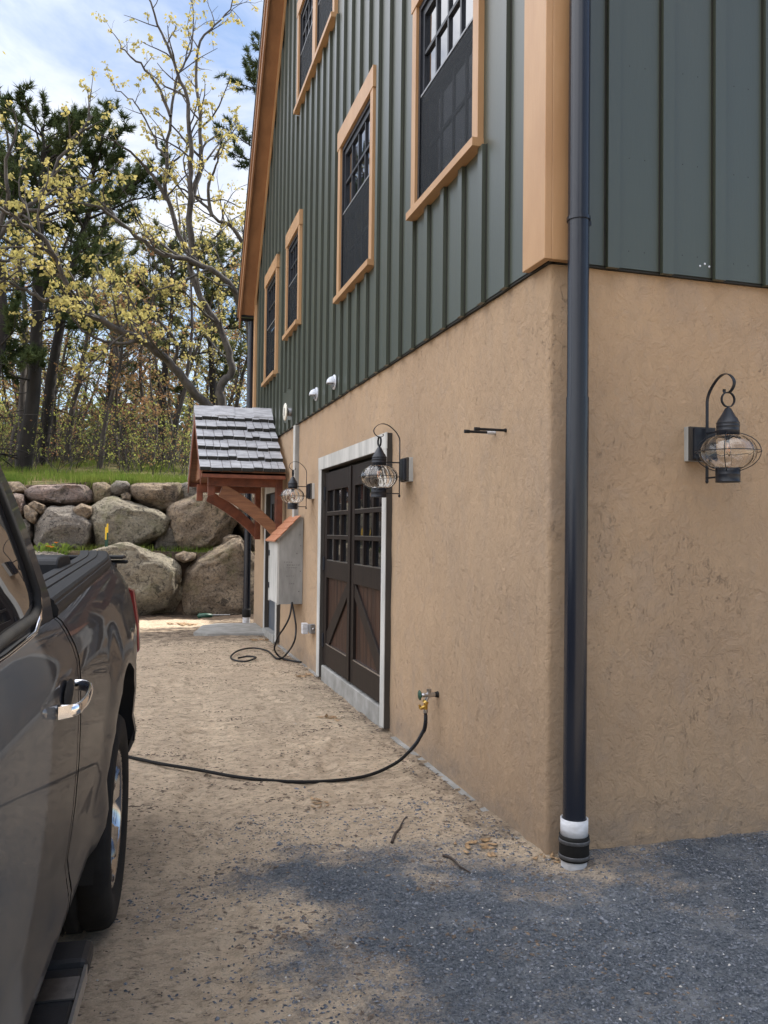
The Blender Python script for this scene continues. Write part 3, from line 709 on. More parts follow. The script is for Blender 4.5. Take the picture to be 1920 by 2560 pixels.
for k in range(5):
    z0 = 2.30 + k * .16; hw = CE * (1 - (z0 + .15 - CEZ) / (CZ - CEZ)) * .93
    if hw > .05: mb.box((CX0 + .10, CY - hw, z0), (CX0 + .12, CY + hw, z0 + .155))
build('gable_boards', mb, 'cedar_light', can)

# ------------------------------------------------------------------ meter cabinet, chase, outlet, cable
cab = thing('utility_cabinet', 'weathered grey plywood cabinet with little cedar shingle roof on the wall', 'cabinet', (1.9, 10.1, .69))
CF, CN, CFY = 1.643, 9.78, 10.45
P = [(CF, .69), (1.922, .69), (1.922, 1.715), (1.865, 1.715), (CF, 1.475)]
build('side_panel', MB().prism(P, 1, CN, CN + .015), 'grey_ply', cab); build('side_panel', MB().prism(P, 1, CFY - .015, CFY), 'grey_ply', cab)
mb = MB().box((CF + .004, CN + .016, .69), (1.92, CFY - .016, .705)); mb.box((1.90, CN + .016, .705), (1.92, CFY - .016, 1.70)); build('cabinet_base', mb, 'grey_ply', cab)
dr = build('cabinet_door', MB().box((CF - .016, CN + .03, .70), (CF - .002, CFY - .03, 1.45)), 'white_wood', cab)
build('door_frame', MB().box((CF - .024, CN, .685), (CF - .001, CN + .028, 1.475)).box((CF - .024, CFY - .028, .685), (CF - .001, CFY, 1.475)).box((CF - .022, CN + .028, 1.452), (CF - .001, CFY - .028, 1.475)), 'white_wood', cab)
for hz in (.88, 1.28): build('hinge', MB().box((CF - .03, CFY - .045, hz - .035), (CF - .017, CFY - .02, hz + .035)), 'black_metal', dr)
mb = MB()
for r_ in range(4):
    t0, t1 = r_ / 4, (r_ + 1) / 4 + .03; y = CN - .04
    while y < CFY + .03:
        y2 = min(y + rnd.uniform(.09, .15), CFY + .04)
        X = lambda t_: 1.885 + (CF - .055 - 1.885) * t_
        Z = lambda t_: 1.735 + (1.43 - 1.735) * t_
        mb.prism([(X(t0), Z(t0) + .006), (X(t1), Z(t1) + .022), (X(t1), Z(t1) + .006), (X(t0), Z(t0))], 1, y + .001, y2 - .001); y = y2 if y2 < CFY + .039 else 99
build('shingle_roof', mb, 'cedar_shingle', cab)
build('shingle_roof_edge', MB().prism([(1.885, 1.733), (CF - .045, 1.432), (CF - .045, 1.418), (1.885, 1.717)], 1, CN - .032, CFY + .03), 'grey_ply', cab)
mb = MB()
for (x_, z_) in ((1.885, 1.51), (1.895, 1.38), (1.85, 1.29), (1.895, 1.08), (1.88, .84)): mb.lathe([(.005, 0), (.005, .004)], (x_, CN - .004, z_), 8, 'y')
build('screw', mb, 'black_metal', cab)
M['ink'] = pbr('stencil_ink', (.07, .07, .072), (.22, .22, .215), (60, 60, 160), .8, lo=.4, hi=.6)
mb = MB()   # worn stencil marks on the plywood: illegible smudged rows
for z_, x0, n_ in ((1.185, 1.70, 4), (1.150, 1.735, 6), (1.12, 1.73, 5), (1.02, 1.73, 4), (.93, 1.76, 3)):
    for k in range(n_):
        xx = x0 + k * .027; mb.box((xx, CN - .0012, z_ - .006), (xx + .006, CN - .0004, z_ + .008)); mb.box((xx + .007, CN - .0012, z_ + rnd.uniform(-.006, .005)), (xx + .018, CN - .0004, z_ + rnd.uniform(.004, .008)))
build('stencil_marks', mb, 'ink', cab)['kind'] = 'stuff'
ch = thing('conduit_cover', 'narrow whitewashed vertical board between the siding and the cabinet', 'trim board', (1.9, 10.17, 1.7))
build('front_board', MB().box((1.868, 10.11, 1.70), (1.875, 10.22, 2.86)), 'white_wood', ch); build('side_board', MB().box((1.875, 10.108, 1.70), (1.93, 10.222, 2.86)), 'grey_ply', ch)
o = thing('electrical_outlet', 'grey weatherproof outlet boxes low on stucco left of carriage doors', 'outlet', (1.9, 9.1, .48))
build('box_body', MB().box((1.865, 9.02, .43), (1.935, 9.10, .53)), 'grey_steel', o, bevel=.006); build('cover', MB().box((1.80, 9.11, .415), (1.862, 9.20, .535)).box((1.862, 9.12, .44), (1.93, 9.19, .52)), 'pvc', o, bevel=.006)
build('screw', MB().lathe([(.012, 0), (.012, .006)], (1.90, 9.013, .48), 10, 'y'), 'satin_chrome', o)

def smooth(pts, k=6):
    pts = [Vector(p) for p in pts]; o = []
    for i in range(len(pts) - 1):
        a = pts[max(i - 1, 0)]; b_ = pts[i]; c_ = pts[i + 1]; d_ = pts[min(i + 2, len(pts) - 1)]
        for j in range(k):
            t_ = j / k; o.append(.5 * ((2 * b_) + (c_ - a) * t_ + (2 * a - 5 * b_ + 4 * c_ - d_) * t_ ** 2 + (3 * b_ - a - 3 * c_ + d_) * t_ ** 3))
    o.append(pts[-1]); return o
lp = [onX(a, b_, 1.80) for a, b_ in [(730, 1508), (724, 1541), (711, 1568), (698, 1587), (689, 1608), (686, 1623)]]
lp = [Vector((p.x, min(p.y, 11.0), p.z)) for p in lp]
c1 = [onX(730, 1506, 1.78), onX(724, 1541, 1.75), onX(711, 1568, 1.70), onX(698, 1587, 1.66), onX(689, 1608, 1.64), onX(686, 1623, 1.64), onZ(693, 1636, .05), onZ(703, 1644, .02), onZ(725, 1651, .018), onZ(753, 1655, .018)]
c2 = [onX(730, 1506, 1.79), onX(738, 1550, 1.81), onX(740, 1573, 1.82), onX(737, 1599, 1.80), onX(728, 1619, 1.78), onZ(715, 1636, .04), onZ(705, 1645, .022), onZ(689, 1645, .018), onZ(668, 1627, .018), onZ(631, 1620, .018), onZ(595, 1627, .018), onZ(577, 1642, .018), onZ(588, 1651, .018), onZ(617, 1653, .018), onZ(640, 1644, .03), onZ(620, 1641, .03), onZ(595, 1645, .018)]
cb = thing('power_cable', 'thick black cable looping from the cabinet to a coil on the dirt', 'cable', c2[7])
build('hanging_loop', MB().tube(smooth(c1), .011, 8), 'black_plastic', cb); build('coiled_run', MB().tube(smooth(c2), .011, 8), 'black_plastic', cb)

# ------------------------------------------------------------------ lanterns
def make_lantern(loc, rotz, label):
    L = thing('wall_lantern', label, 'lantern', loc, 'onion lanterns on the stucco walls', rotz)
    # local frame: wall plane y=0, lantern hangs toward -y ; z=0 at plate centre
    def lb(name, mb, mat, par=L, **k):
        return build(name, mb, mat, par, local=True, **k)
    lb('mount_block', MB().box((-.078, -.030, -.088), (.078, .004, .088)), 'white_wood', bevel=.002)
    lb('block_edge', MB().box((-.0765, -.046, -.0865), (.0765, -.030, .0865)), 'dark_trim')
    lb('back_plate', MB().box((-.062, -.064, -.080), (.062, -.046, .080)), 'black_metal', bevel=.003)
    ys_, yl = -.078, -.233
    path = [(0, ys_, -.185), (0, ys_, -.05), (0, ys_, .05), (0, ys_, .15)]
    for a, b_ in smooth([(690, 700, 0), (700, 620, 0), (740, 520, 0), (800, 430, 0), (870, 360, 0), (940, 332, 0), (1010, 350, 0), (1070, 420, 0), (1092, 490, 0), (1075, 560, 0), (1040, 606, 0), (1000, 622, 0), (960, 610, 0), (945, 585, 0), (950, 555, 0)], 3) and [(v_.x, v_.y) for v_ in smooth([(690, 700, 0), (700, 620, 0), (740, 520, 0), (800, 430, 0), (870, 360, 0), (940, 332, 0), (1010, 350, 0), (1070, 420, 0), (1092, 490, 0), (1075, 560, 0), (1040, 606, 0), (1000, 622, 0), (960, 610, 0), (945, 585, 0), (950, 555, 0)], 3)]:
        path.append((0, ys_ - (a - 690) * .000497, .33 - (b_ - 332) * .000334))
    st = MB().strip(path, (1, 0, 0), .016, .004)
    lb('scroll_arm', st, 'black_metal')
    hz = path[-1]
    lb('stem_stay', MB().box((-.006, yl, -.180), (.006, ys_, -.172)).box((-.006, yl, .046), (.006, ys_, .055)).lathe([(.0, -.205), (.007, -.199), (.009, -.191), (.007, -.183)], (0, ys_, 0), 10), 'black_metal')
    c = (0, yl, 0)
    ring = [(.037 * math.cos(a), yl, .200 + .036 * math.sin(a)) for a in [2 * math.pi * k / 28 for k in range(29)]]
    lb('hanging_ring', MB().strip(ring, (0, 1, 0), .013, .004), 'black_metal')
    cap = [(.0, .168), (.007, .168), (.007, .160), (.014, .157), (.038, .112), (.043, .108), (.052, .088), (.0555, .084), (.0535, .081), (.0535, .071), (.0555, .069), (.0535, .066), (.0535, .050), (.0555, .048), (.0535, .045), (.0535, .018)]
    lb('cap', MB().lathe(cap, c, 28), 'black_metal')
    base = [(.0, -.206), (.057, -.206), (.059, -.203), (.057, -.200), (.057, -.170), (.0585, -.168), (.057, -.165), (.057, -.136), (.0, -.136)]
    bs = lb('base', MB().lathe(base[::-1], c, 28), 'black_metal')
    # glass: ribbed onion, outer and inner skin
    outp = []
    for k in range(15):
        a = R(-62 + 124 * k / 14); outp.append((.131 * math.cos(a) ** .9 if math.cos(a) > 0 else 0, -.058 + .090 * math.sin(a) * 1.0))
    outp = [(max(r_, .052), h) for r_, h in outp]
    rib = lambda r_, h, t_: r_ * (1 + .016 * math.sin(14 * t_ + h * 26))
    ri = lambda r_, h, t_: (r_ - .0035) * (1 + .010 * math.sin(14 * t_ + h * 26 + .9))
    g_ = MB(); n_ = 84
    prof = outp + outp[::-1]; vs = []
    for idx, (r_, h) in enumerate(prof):
        for j in range(n_):
            t_ = 2 * math.pi * j / n_; rr = rib(r_, h, t_) if idx < len(outp) else ri(r_, h, t_); vs.append((rr * math.cos(t_), yl + rr * math.sin(t_), h))
    K = len(prof); fs = [(i * n_ + j, i * n_ + (j + 1) % n_, ((i + 1) % K) * n_ + (j + 1) % n_, ((i + 1) % K) * n_ + j) for i in range(K) for j in range(n_)]
    g_.add(vs, fs, True); lb('glass_globe', g_, 'lglass')
    wr = MB()
    for k in range(2):
        a0 = R(45 + 90 * k); pts = []
        for j in range(33):
            a = 2 * math.pi * j / 32; rr = .150 * math.cos(a); pts.append((rr * math.cos(a0), yl + rr * math.sin(a0), -.058 + .098 * math.sin(a)))
        wr.tube(pts, .0022, 5, False)
    wr.tube([(.152 * math.cos(a), yl + .152 * math.sin(a), -.056) for a in [2 * math.pi * k / 40 for k in range(41)]], .0022, 5, False)
    lb('wire_guard', wr, 'black_metal')
    bu = lb('bulb', MB().lathe([(.0, -.002), (.010, -.006), (.012, -.025), (.016, -.035), (.014, -.055), (.006, -.075), (.0, -.08)][::-1], c, 14), 'lglass')
    fl = MB()
    for k in range(4):
        a = k * math.pi / 2; fl.tube([(.004 * math.cos(a), yl + .004 * math.sin(a), -.02), (.008 * math.cos(a + .6), yl + .008 * math.sin(a + .6), -.055)], .0012, 5)
    lb('filament', fl, 'filament', bu)
    lb('socket', MB().lathe([(.012, .0), (.014, .012), (.014, .03)], (0, yl, -.012), 14), 'black_metal')
    return L
make_lantern((2.772, YG, 2.02), 0, 'black onion glass lantern on the right hand wall beside the downspout')
make_lantern((XG, 5.80, 2.01), -math.pi / 2, 'black onion glass lantern on the stucco near the carriage doors and hose tap')
make_lantern((XG, 9.25, 2.005), -math.pi / 2, 'black onion glass lantern above the plywood cabinet')

# ------------------------------------------------------------------ downspouts
ds = thing('downspout', 'tall round black downspout at the near corner of the house', 'downspout', (2.008, 3.52, .05))
c0 = (onY(1430, 2040, 3.52).x, 3.52); c1_ = (onY(1437, 1000, 3.52).x, 3.52)
px_ = 2.0
rP = .0535
build('pipe', MB().tube([(px_ - .002, 3.515, .22), (px_, 3.515, 1.6), (px_ + .002, 3.515, 2.2)], rP, 28).tube([(px_ + .002, 3.515, 2.19), (px_ + .002, 3.515, 3.5), (px_ + .004, 3.515, 5.1)], rP - .003, 28), 'pipe', ds)
build('joint_band', MB().tube([(px_ + .002, 3.515, 3.045), (px_ + .002, 3.515, 3.062)], rP + .003, 28), 'pipe', ds)
build('strap', MB().box((px_ + .05, 3.51, 3.03), (px_ + .068, 3.63, 3.05)), 'pipe', ds)
build('collar', MB().lathe([(.0, .13), (.064, .13), (.064, .225), (.058, .225), (.058, .15)], (px_ - .002, 3.515, 0), 30), 'pvc', ds)
cp = build('rubber_coupling', MB().lathe([(.066, .035), (.070, .04), (.069, .135), (.070, .148), (.064, .15)], (px_ - .002, 3.515, 0), 30), 'rubber', ds)
build('hose_clamp', MB().lathe([(.0715, .115), (.0725, .117), (.0725, .130), (.0715, .132)], (px_ - .002, 3.515, 0), 30), 'clamp', cp)
build('hose_clamp', MB().lathe([(.0715, .045), (.0725, .047), (.0725, .060), (.0715, .062)], (px_ - .002, 3.515, 0), 30), 'clamp', cp)
build('drain_pipe', MB().tube([(px_ - .004, 3.515, -.1), (px_ - .002, 3.515, .05)], .060, 28), 'pvc', ds)
d2 = thing('downspout', 'dark round downspout at the far corner before the boulders', 'downspout', (1.85, 14.15, 0))
build('pipe', MB().tube([(1.835, 14.17, .22), (1.835, 14.17, 2.2), (1.84, 14.17, 5.1)], .058, 18), 'pipe', d2)
build('rubber_coupling', MB().lathe([(.07, .10), (.074, .12), (.074, .22), (.068, .24)], (1.835, 14.17, 0), 20), 'rubber', d2)
build('drain_pipe', MB().tube([(1.83, 14.17, -.1), (1.835, 14.17, .12)], .062, 18), 'pvc', d2)

# ------------------------------------------------------------------ tap and hose
tp = thing('hose_tap', 'outdoor water tap with green wheel handle and brass splitter', 'tap', (XG, 5.17, .49))
ty = 5.165
build('valve_body', MB().tube([(1.905, ty, .492), (1.85, ty, .492)], [.015, .017], 14).tube([(1.865, ty, .492), (1.865, ty, .53)], [.013, .016], 12).tube([(1.85, ty, .492), (1.83, ty, .492), (1.815, ty, .492)], [.012, .016, .010], 12).tube([(1.86, ty, .485), (1.845, ty, .455), (1.842, ty, .44)], .011, 12), 'satin_chrome', tp)
build('wall_flange', MB().tube([(1.93, ty, .492), (1.905, ty, .492)], [.022, .016], 14), 'rubber', tp)
hw = MB().lathe([(.006, 0), (.012, .004), (.028, .006), (.031, .011), (.028, .016), (.012, .018), (.006, .022)], (0, 0, 0), 28, 'x', fn=lambda r_, h, t_: r_ * (1 + (.10 * math.sin(6 * t_) if r_ > .02 else 0)))
hw.v = [(1.790 + p[0], ty + p[1], .492 + p[2]) for p in hw.v]
build('wheel_handle', hw, 'green_paint', tp); build('valve_stem', MB().tube([(1.80, ty, .492), (1.82, ty, .492)], .006, 8), 'satin_chrome', tp)
build('splitter', MB().tube([(1.846, ty, .452), (1.836, ty, .438)], [.021, .021], 16).tube([(1.842, ty, .435), (1.842, ty, .398)], .014, 12).tube([(1.835, ty, .418), (1.805, ty, .405)], .011, 10).tube([(1.805, ty, .405), (1.80, ty, .43)], .008, 8), 'brass', tp)
hp = [Vector((1.842, ty, .398)), Vector((1.842, ty - .004, .36)), Vector((1.838, ty - .015, .32))]
for a, b_, z_ in [(1061, 1823, .27), (1056, 1832, .245), (1041, 1858, .18), (1021, 1881, .12), (998, 1902, .075), (969, 1919, .04), (940, 1932, .024), (897, 1944, .018), (830, 1952, .017), (747, 1955, .017), (660, 1950, .017), (584, 1941, .017), (492, 1924, .017), (400, 1909, .017), (330, 1894, .018), (250, 1880, .018), (120, 1900, .018)]:
    hp.append(onZ(a, b_, z_))
ho = thing('garden_hose', 'black garden hose running from the tap across the sand to the truck', 'hose', hp[12])
sp_ = smooth(hp, 8)
build('tube', MB().tube(sp_, .0105, 12), 'rubber', ho)
rg = MB()
cut = sp_[8:48]
acc = 0
for i in range(len(cut) - 1):
    a, b_ = cut[i], cut[i + 1]; L = (b_ - a).length; k = 0
    while acc < L and sum(1 for _ in rg.f) < 6000:
        c_ = a.lerp(b_, acc / L); d_ = (b_ - a).normalized(); rg.tube([c_ - d_ * .0022, c_ + d_ * .0022], .0135, 12); acc += .0085
    acc -= L
build('strain_spring', rg, 'black_metal', ho)
build('hose_coupling', MB().tube([hp[0], hp[0] + Vector((0, -.001, -.022))], .0155, 12), 'satin_chrome', ho)
# pipe stubs and wall fixtures
for (a, b_, q_, r_), lab in (((1265, 1076, 1184, 1073), 'upper black pipe stub capped and sticking out of the stucco'), ((1238, 1082, 1162, 1079), 'lower black pipe stub with pale fitting at the wall')):
    p = onX(a, b_, XG); e = onX(q_, r_, XG - .20); e = Vector((XG - .20, p.y, p.z + .0))
    o = thing('pipe_stub', lab, 'pipe', p, 'capped pipe stubs in the stucco')
    build('pipe', MB().tube([p + Vector((.01, 0, 0)), Vector((XG - .17, p.y, p.z))], .0075, 12), 'black_plastic', o)
    build('end_cap', MB().tube([Vector((XG - .185, p.y, p.z)), Vector((XG - .155, p.y, p.z))], .010, 12), 'black_plastic', o)
    build('wall_fitting', MB().tube([p + Vector((.01, 0, 0)), p + Vector((-.05 if 'pale' in lab else -.008, 0, 0))], .0105, 12), 'pvc' if 'pale' in lab else 'rubber', o)
def vent(y, z, label):
    o = thing('hood_vent', label, 'vent', (XB, y, z), 'white hood vents on the siding')
    build('back_plate', MB().lathe([(.0, 0), (.074, 0), (.074, .012), (.0, .012)], (XB - .012, y, z), 24, 'x'), 'hood_white', o)
    mb = MB(); vs = []; nn = 12
    for i in range(9):
        a = R(90 * i / 8)      # quarter dome over the opening
        for j in range(nn + 1):
            b_ = math.pi * j / nn; vs.append((XB - .012 - .074 * math.sin(a) * (.25 + .75 * math.sin(b_)) if True else 0, y + .056 * math.cos(b_), z - .015 + .074 * math.cos(a) * math.sin(b_)))
    mb.add(vs, [(i * (nn + 1) + j, i * (nn + 1) + j + 1, (i + 1) * (nn + 1) + j + 1, (i + 1) * (nn + 1) + j) for i in range(8) for j in range(nn)], True)
    h = build('hood', mb, 'hood_white', o); md = h.modifiers.new('t', 'SOLIDIFY'); md.thickness = .006
    build('flap', MB().box((XB - .03, y - .04, z - .05), (XB - .014, y + .04, z - .02)), 'grey_steel', o)
vent(onX(827, 955, XB - .04).y, onX(827, 955, XB - .04).z, 'white hood vent on the siding, the one nearer the large windows')
vent(onX(783, 985, XB - .04).y, onX(783, 985, XB - .04).z, 'white hood vent on the siding nearer the cream disc')
o = thing('wall_speaker', 'cream oval disc fixture standing off the siding above the canopy', 'fixture', (XS, 10.83, 3.10))
zc = onX(713, 1030, 1.80).z; yc = onX(713, 1030, 1.80).y
build('disc', MB().lathe([(.0, -.012), (.10, -.012), (.115, 0), (.10, .012), (.0, .012)], (1.80, yc, zc), 28, 'x'), 'cream', o, )
build('bracket', MB().lathe([(.05, 0), (.055, .07), (.05, .09)], (1.81, yc, zc), 16, 'x'), 'grey_steel', o)
build('slot', MB().box((1.786, yc - .02, zc - .05), (1.7895, yc + .02, zc + .05)), 'black_plastic', o)

# ------------------------------------------------------------------ slab
mb = MB(); P = [(.86, 12.62), (1.05, 12.45), (1.5, 12.38), (1.93, 12.30), (1.93, 13.75), (1.3, 13.78), (1.05, 13.5), (.95, 13.0)]
mb.prism(P, 2, -.05, .045)
o = build('concrete_path', mb, 'concrete'); o['kind'] = 'structure'; o['label'] = 'flat grey concrete slab in front of the entry door'

# ------------------------------------------------------------------ pickup truck
TA = R(4.6); TU = Vector((math.sin(TA), math.cos(TA), 0)); TN = Vector((math.cos(TA), -math.sin(TA), 0)); TP = Vector((-.03, 3.5, 0))
def T(s_, w_, z_): return TP + TU * s_ + TN * w_ + Vector((0, 0, z_))
truck = thing('pickup_truck', 'dark grey crew cab pickup truck parked along the house', 'truck', T(-1.5, -1.0, 0))
prof = [(1.322, -.062), (1.312, -.050), (1.29, -.036), (1.25, -.016), (1.215, -.005), (1.16, 0), (1.05, .002), (.95, 0), (.84, -.007), (.76, -.016), (.70, -.024), (.655, -.018), (.62, -.012), (.57, -.018), (.52, -.04), (.49, -.07)]
def bedw(s_, k):
    z, w_ = prof[k]; e = max(0, (s_ + 1.2) / 2.45)
    top = max(0, (z - 1.0) / .32)
    z2 = z + .066 * e * top
    w2 = w_ - .085 * e * top ** 1.3 - .055 * max(0, (s_ - .55) / .7) ** 1.6
    fl = math.exp(-((math.hypot(s_, z - .44) - .60) / .10) ** 2) if z < 1.08 else 0
    w2 += .022 * fl
    return z2, w2
def side_panel(s0, s1, fn, step=.05, arch=None, mirror=False, zmin=0):
    mb = MB(); k = max(2, int((s1 - s0) / step) + 1); ss = [s0 + (s1 - s0) * i / (k - 1) for i in range(k)]
    nz = len(prof); vs = []
    for s_ in ss:
        for j in range(nz):
            z, w_ = fn(s_, j)
            vs.append(T(s_, w_ if not mirror else -2.02 - w_, z))
    fs = []
    for i in range(k - 1):
        for j in range(nz - 1):
            fs.append((i * nz + j, i * nz + j + 1, (i + 1) * nz + j + 1, (i + 1) * nz + j))
    mb.add(vs, fs, True); return mb, ss
def arch_panel(s0, s1, c, rad, mirror=False, fn=bedw):
    """body side with a true wheel opening: columns stop at the arch and continue below it"""
    mb = MB(); k = int((s1 - s0) / .03) + 1; ss = sorted(set([round(s0 + (s1 - s0) * i / (k - 1), 4) for i in range(k)] + [c - rad, c + rad])); zc = .44
    zt = [p_[0] for p_ in prof]
    def col(s_):
        base = [fn(s_, j) for j in range(len(prof))]
        d = s_ - c
        zlim = None
        if abs(d) < rad: zlim = zc + math.sqrt(max(0, rad * rad - d * d)) * 1.02
        if zlim is not None:
            pts = [p_ for p_ in base if p_[0] > zlim + .004]
            def wi(z):
                for q in range(len(base) - 1):
                    if base[q][0] >= z >= base[q + 1][0]:
                        t_ = (base[q][0] - z) / (base[q][0] - base[q + 1][0] + 1e-9); return base[q][1] * (1 - t_) + base[q + 1][1] * t_
                return base[-1][1]
            last = (zlim, wi(zlim)); n_ = len(base) - len(pts)
            base = pts + [last] * n_
        return base
    cols = [col(s_) for s_ in ss]; nz = len(prof); vs = []
    for s_, c_ in zip(ss, cols):
        for z, w_ in c_: vs.append(T(s_, w_ if not mirror else -2.02 - w_, z))
    fs = []
    for i in range(len(ss) - 1):
        for j in range(nz - 1):
            q = [i * nz + j, i * nz + j + 1, (i + 1) * nz + j + 1, (i + 1) * nz + j]
            P_ = [tuple(round(x_, 5) for x_ in vs[a]) for a in q]
            u_ = []
            for a, pp in zip(q, P_):
                if pp not in [x_[1] for x_ in u_]: u_.append((a, pp))
            if len(u_) >= 3: fs.append(tuple(a for a, _ in u_))
    mb.add(vs, fs, True)
    # rolled lip of the arch
    lip = []; 
    for q in range(41):
        a = math.pi * q / 40; s_ = c + rad * math.cos(a); z = zc + rad * math.sin(a) * 1.02
        if z < .56: continue
        cz = None
        for jj in range(len(prof) - 1):
            za, wa = fn(s_, jj); zb, wb = fn(s_, jj + 1)
            if za >= z >= zb: cz = wa + (wb - wa) * (za - z) / (za - zb + 1e-9)
        if cz is None: continue
        lip.append((s_, cz, z))
    vs2 = []
    for (s_, w_, z) in lip:
        for dw in (0.0, -.03, -.09): vs2.append(T(s_ + (0 if dw == 0 else (s_ - c) * .02), (w_ + dw) if not mirror else -2.02 - w_ - dw, z + (0 if dw == 0 else .004)))
    mb.add(vs2, [(i * 3 + j, i * 3 + j + 1, (i + 1) * 3 + j + 1, (i + 1) * 3 + j) for i in range(len(lip) - 1) for j in range(2)], True)
    return mb
TAIL = 1.22
bed = None
for mir in (False, True):
    o = build('bed_side', arch_panel(-1.192, TAIL, 0, .56, mir), 'paint', truck)
    if not mir: bed = o
# cab below the belt: door and quarter skins
def cabw(s_, k):
    z, w_ = prof[k]; return z, w_
def front_w(s_, k):
    z, w_ = prof[k]; e = max(0, (-3.75 - s_) / .9)
    top = max(0, (z - 1.0) / .32); return z - .10 * e * top, w_ - .10 * e ** 2 - .03 * e * top + .022 * math.exp(-((math.hypot(s_ + 3.68, z - .44) - .60) / .10) ** 2) * (1 if z < 1.08 else 0)
for mir in (False, True):
    a, _ = side_panel(-1.236, -1.208, cabw, .02, mirror=mir); build('cab_corner', a, 'paint', truck)
    a, _ = side_panel(-2.19, -1.244, cabw, .05, mirror=mir); rd = build('rear_door', a, 'paint', truck)
    a, _ = side_panel(-3.12, -2.198, cabw, .05, mirror=mir); fd = build('front_door', a, 'paint', truck)
    build('front_wing', arch_panel(-4.62, -3.128, -3.68, .56, mir, front_w), 'paint', truck)
    if not mir: near_rd = rd; near_fd = fd
# inner shell closes the body: floor, bulkheads, wheel wells
mb = MB()
def tbox(mb, s0, s1, w0, w1, z0, z1): mb.box((s0, w0, z0), (s1, w1, z1), tf=lambda a, b_, c_: T(a, b_, c_)); return mb
tbox(mb, -3.1, -.62, -1.93, -.09, .48, .62); tbox(mb, .62, 1.15, -1.90, -.10, .50, .70); tbox(mb, -4.5, -4.3, -1.85, -.2, .45, 1.0); tbox(mb, -1.205, -1.195, -1.95, -.075, .55, 1.30)
tbox(mb, -.62, .62, -1.55, -.47, .50, .95); tbox(mb, -3.1, -3.05, -1.95, -.08, .55, 1.28); tbox(mb, -4.3, -3.1, -1.5, -.5, .5, 1.15)
tbox(mb, -1.19, 1.16, -1.92, -.13, .86, .90); tbox(mb, -1.25, -1.215, -1.94, -.05, .6, 1.30)
build('underbody', mb, 'underbody', truck)
for sgn in (0, 1):
    for c_ in (0, -3.68):
        mb = MB(); w0, w1 = (-.03, -.46) if sgn == 0 else (-1.99, -1.56); vs = []
        for a in range(-5, 186, 10): vs += [T(c_ + .60 * math.cos(R(a)), w0, .44 + .60 * math.sin(R(a))), T(c_ + .60 * math.cos(R(a)), w1, .44 + .60 * math.sin(R(a)))]
        mb.add(vs, [(2 * i, 2 * i + 1, 2 * i + 3, 2 * i + 2) for i in range(len(vs) // 2 - 1)]); build('wheel_liner', mb, 'underbody', truck)
# greenhouse: lofted rings from belt to roof
def ring(z, s0, s1, inset, rr=.12):
    pts = []; w0, w1 = -inset, -2.02 + inset
    for (cs, cw, a0) in ((s1 - rr, w0 - rr, 0), (s0 + rr, w0 - rr, 90), (s0 + rr, w1 + rr, 180), (s1 - rr, w1 + rr, 270)):
        for q in range(4):
            a = R(a0 + 90 * q / 3)
            pts.append((cs + rr * math.cos(a), cw + rr * math.sin(a), z))
    return pts
GH = [(1.300, -3.35, -1.208, .060, .03), (1.38, -3.18, -1.215, .072, .035), (1.50, -2.95, -1.235, .105, .05), (1.62, -2.72, -1.262, .142, .06), (1.74, -2.50, -1.30, .185, .08), (1.83, -2.38, -1.345, .235, .10), (1.885, -2.28, -1.42, .34, .14), (1.92, -2.05, -1.6, .60, .2)]
mb = MB(); rings = [ring(*g_) for g_ in GH]; n_ = len(rings[0])
vs = [T(*p) for r_ in rings for p in r_]
mb.add(vs, [(i * n_ + j, i * n_ + (j + 1) % n_, (i + 1) * n_ + (j + 1) % n_, (i + 1) * n_ + j) for i in range(len(rings) - 1) for j in range(n_)] + [tuple(range((len(rings) - 1) * n_, len(rings) * n_))], True)
build('cab_roof', mb, 'paint', truck)
# side glass laid 4 mm proud with trims
def gh_w(z):
    for a, b_ in zip(GH[:-1], GH[1:]):
        if a[0] <= z <= b_[0]:
            t_ = (z - a[0]) / (b_[0] - a[0]); return -(a[3] + (b_[3] - a[3]) * t_)
    return -GH[0][3]
def glasspoly(pts, off, mir=False):
    """pts: list of (s,z) outline, filled as fan of strips following the tumblehome"""
    zs_ = sorted(set([z for _, z in pts])); zmin, zmax = zs_[0], zs_[-1]; k = 14; mb = MB(); rows = []
    for i in range(k + 1):
        z = zmin + (zmax - zmin) * i / k; xs_ = []
        for j in range(len(pts)):
            (sa, za), (sb, zb) = pts[j - 1], pts[j]
            if (za - z) * (zb - z) <= 0 and abs(za - zb) > 1e-9: xs_.append(sa + (sb - sa) * (z - za) / (zb - za))
        if not xs_: continue
        rows.append((z, min(xs_), max(xs_)))
    vs = []
    for z, a, b_ in rows:
        for q in range(7):
            s_ = a + (b_ - a) * q / 6; w_ = gh_w(z) + off; vs.append(T(s_, w_ if not mir else -2.02 - w_, z))
    mb.add(vs, [(i * 7 + j, i * 7 + j + 1, (i + 1) * 7 + j + 1, (i + 1) * 7 + j) for i in range(len(rows) - 1) for j in range(6)], True); return mb
def outline(pts, off, r_, mir=False):
    P_ = []
    for j in range(len(pts)):
        (sa, za), (sb, zb) = pts[j - 1], pts[j]; k = max(1, int(math.hypot(sb - sa, zb - za) / .04))
        for q in range(k):
            z = za + (zb - za) * q / k; w_ = gh_w(z) + off; P_.append(T(sa + (sb - sa) * q / k, w_ if not mir else -2.02 - w_, z))
    P_.append(P_[0]); return MB().tube(P_, r_, 6, False)
rear_win = [(-2.16, 1.305), (-1.80, 1.308), (-1.52, 1.318), (-1.455, 1.34), (-1.425, 1.385), (-1.435, 1.45), (-1.52, 1.70), (-1.58, 1.77), (-1.66, 1.80), (-2.13, 1.80)]
front_win = [(-3.05, 1.305), (-2.22, 1.305), (-2.22, 1.80), (-2.56, 1.80), (-2.70, 1.74)]
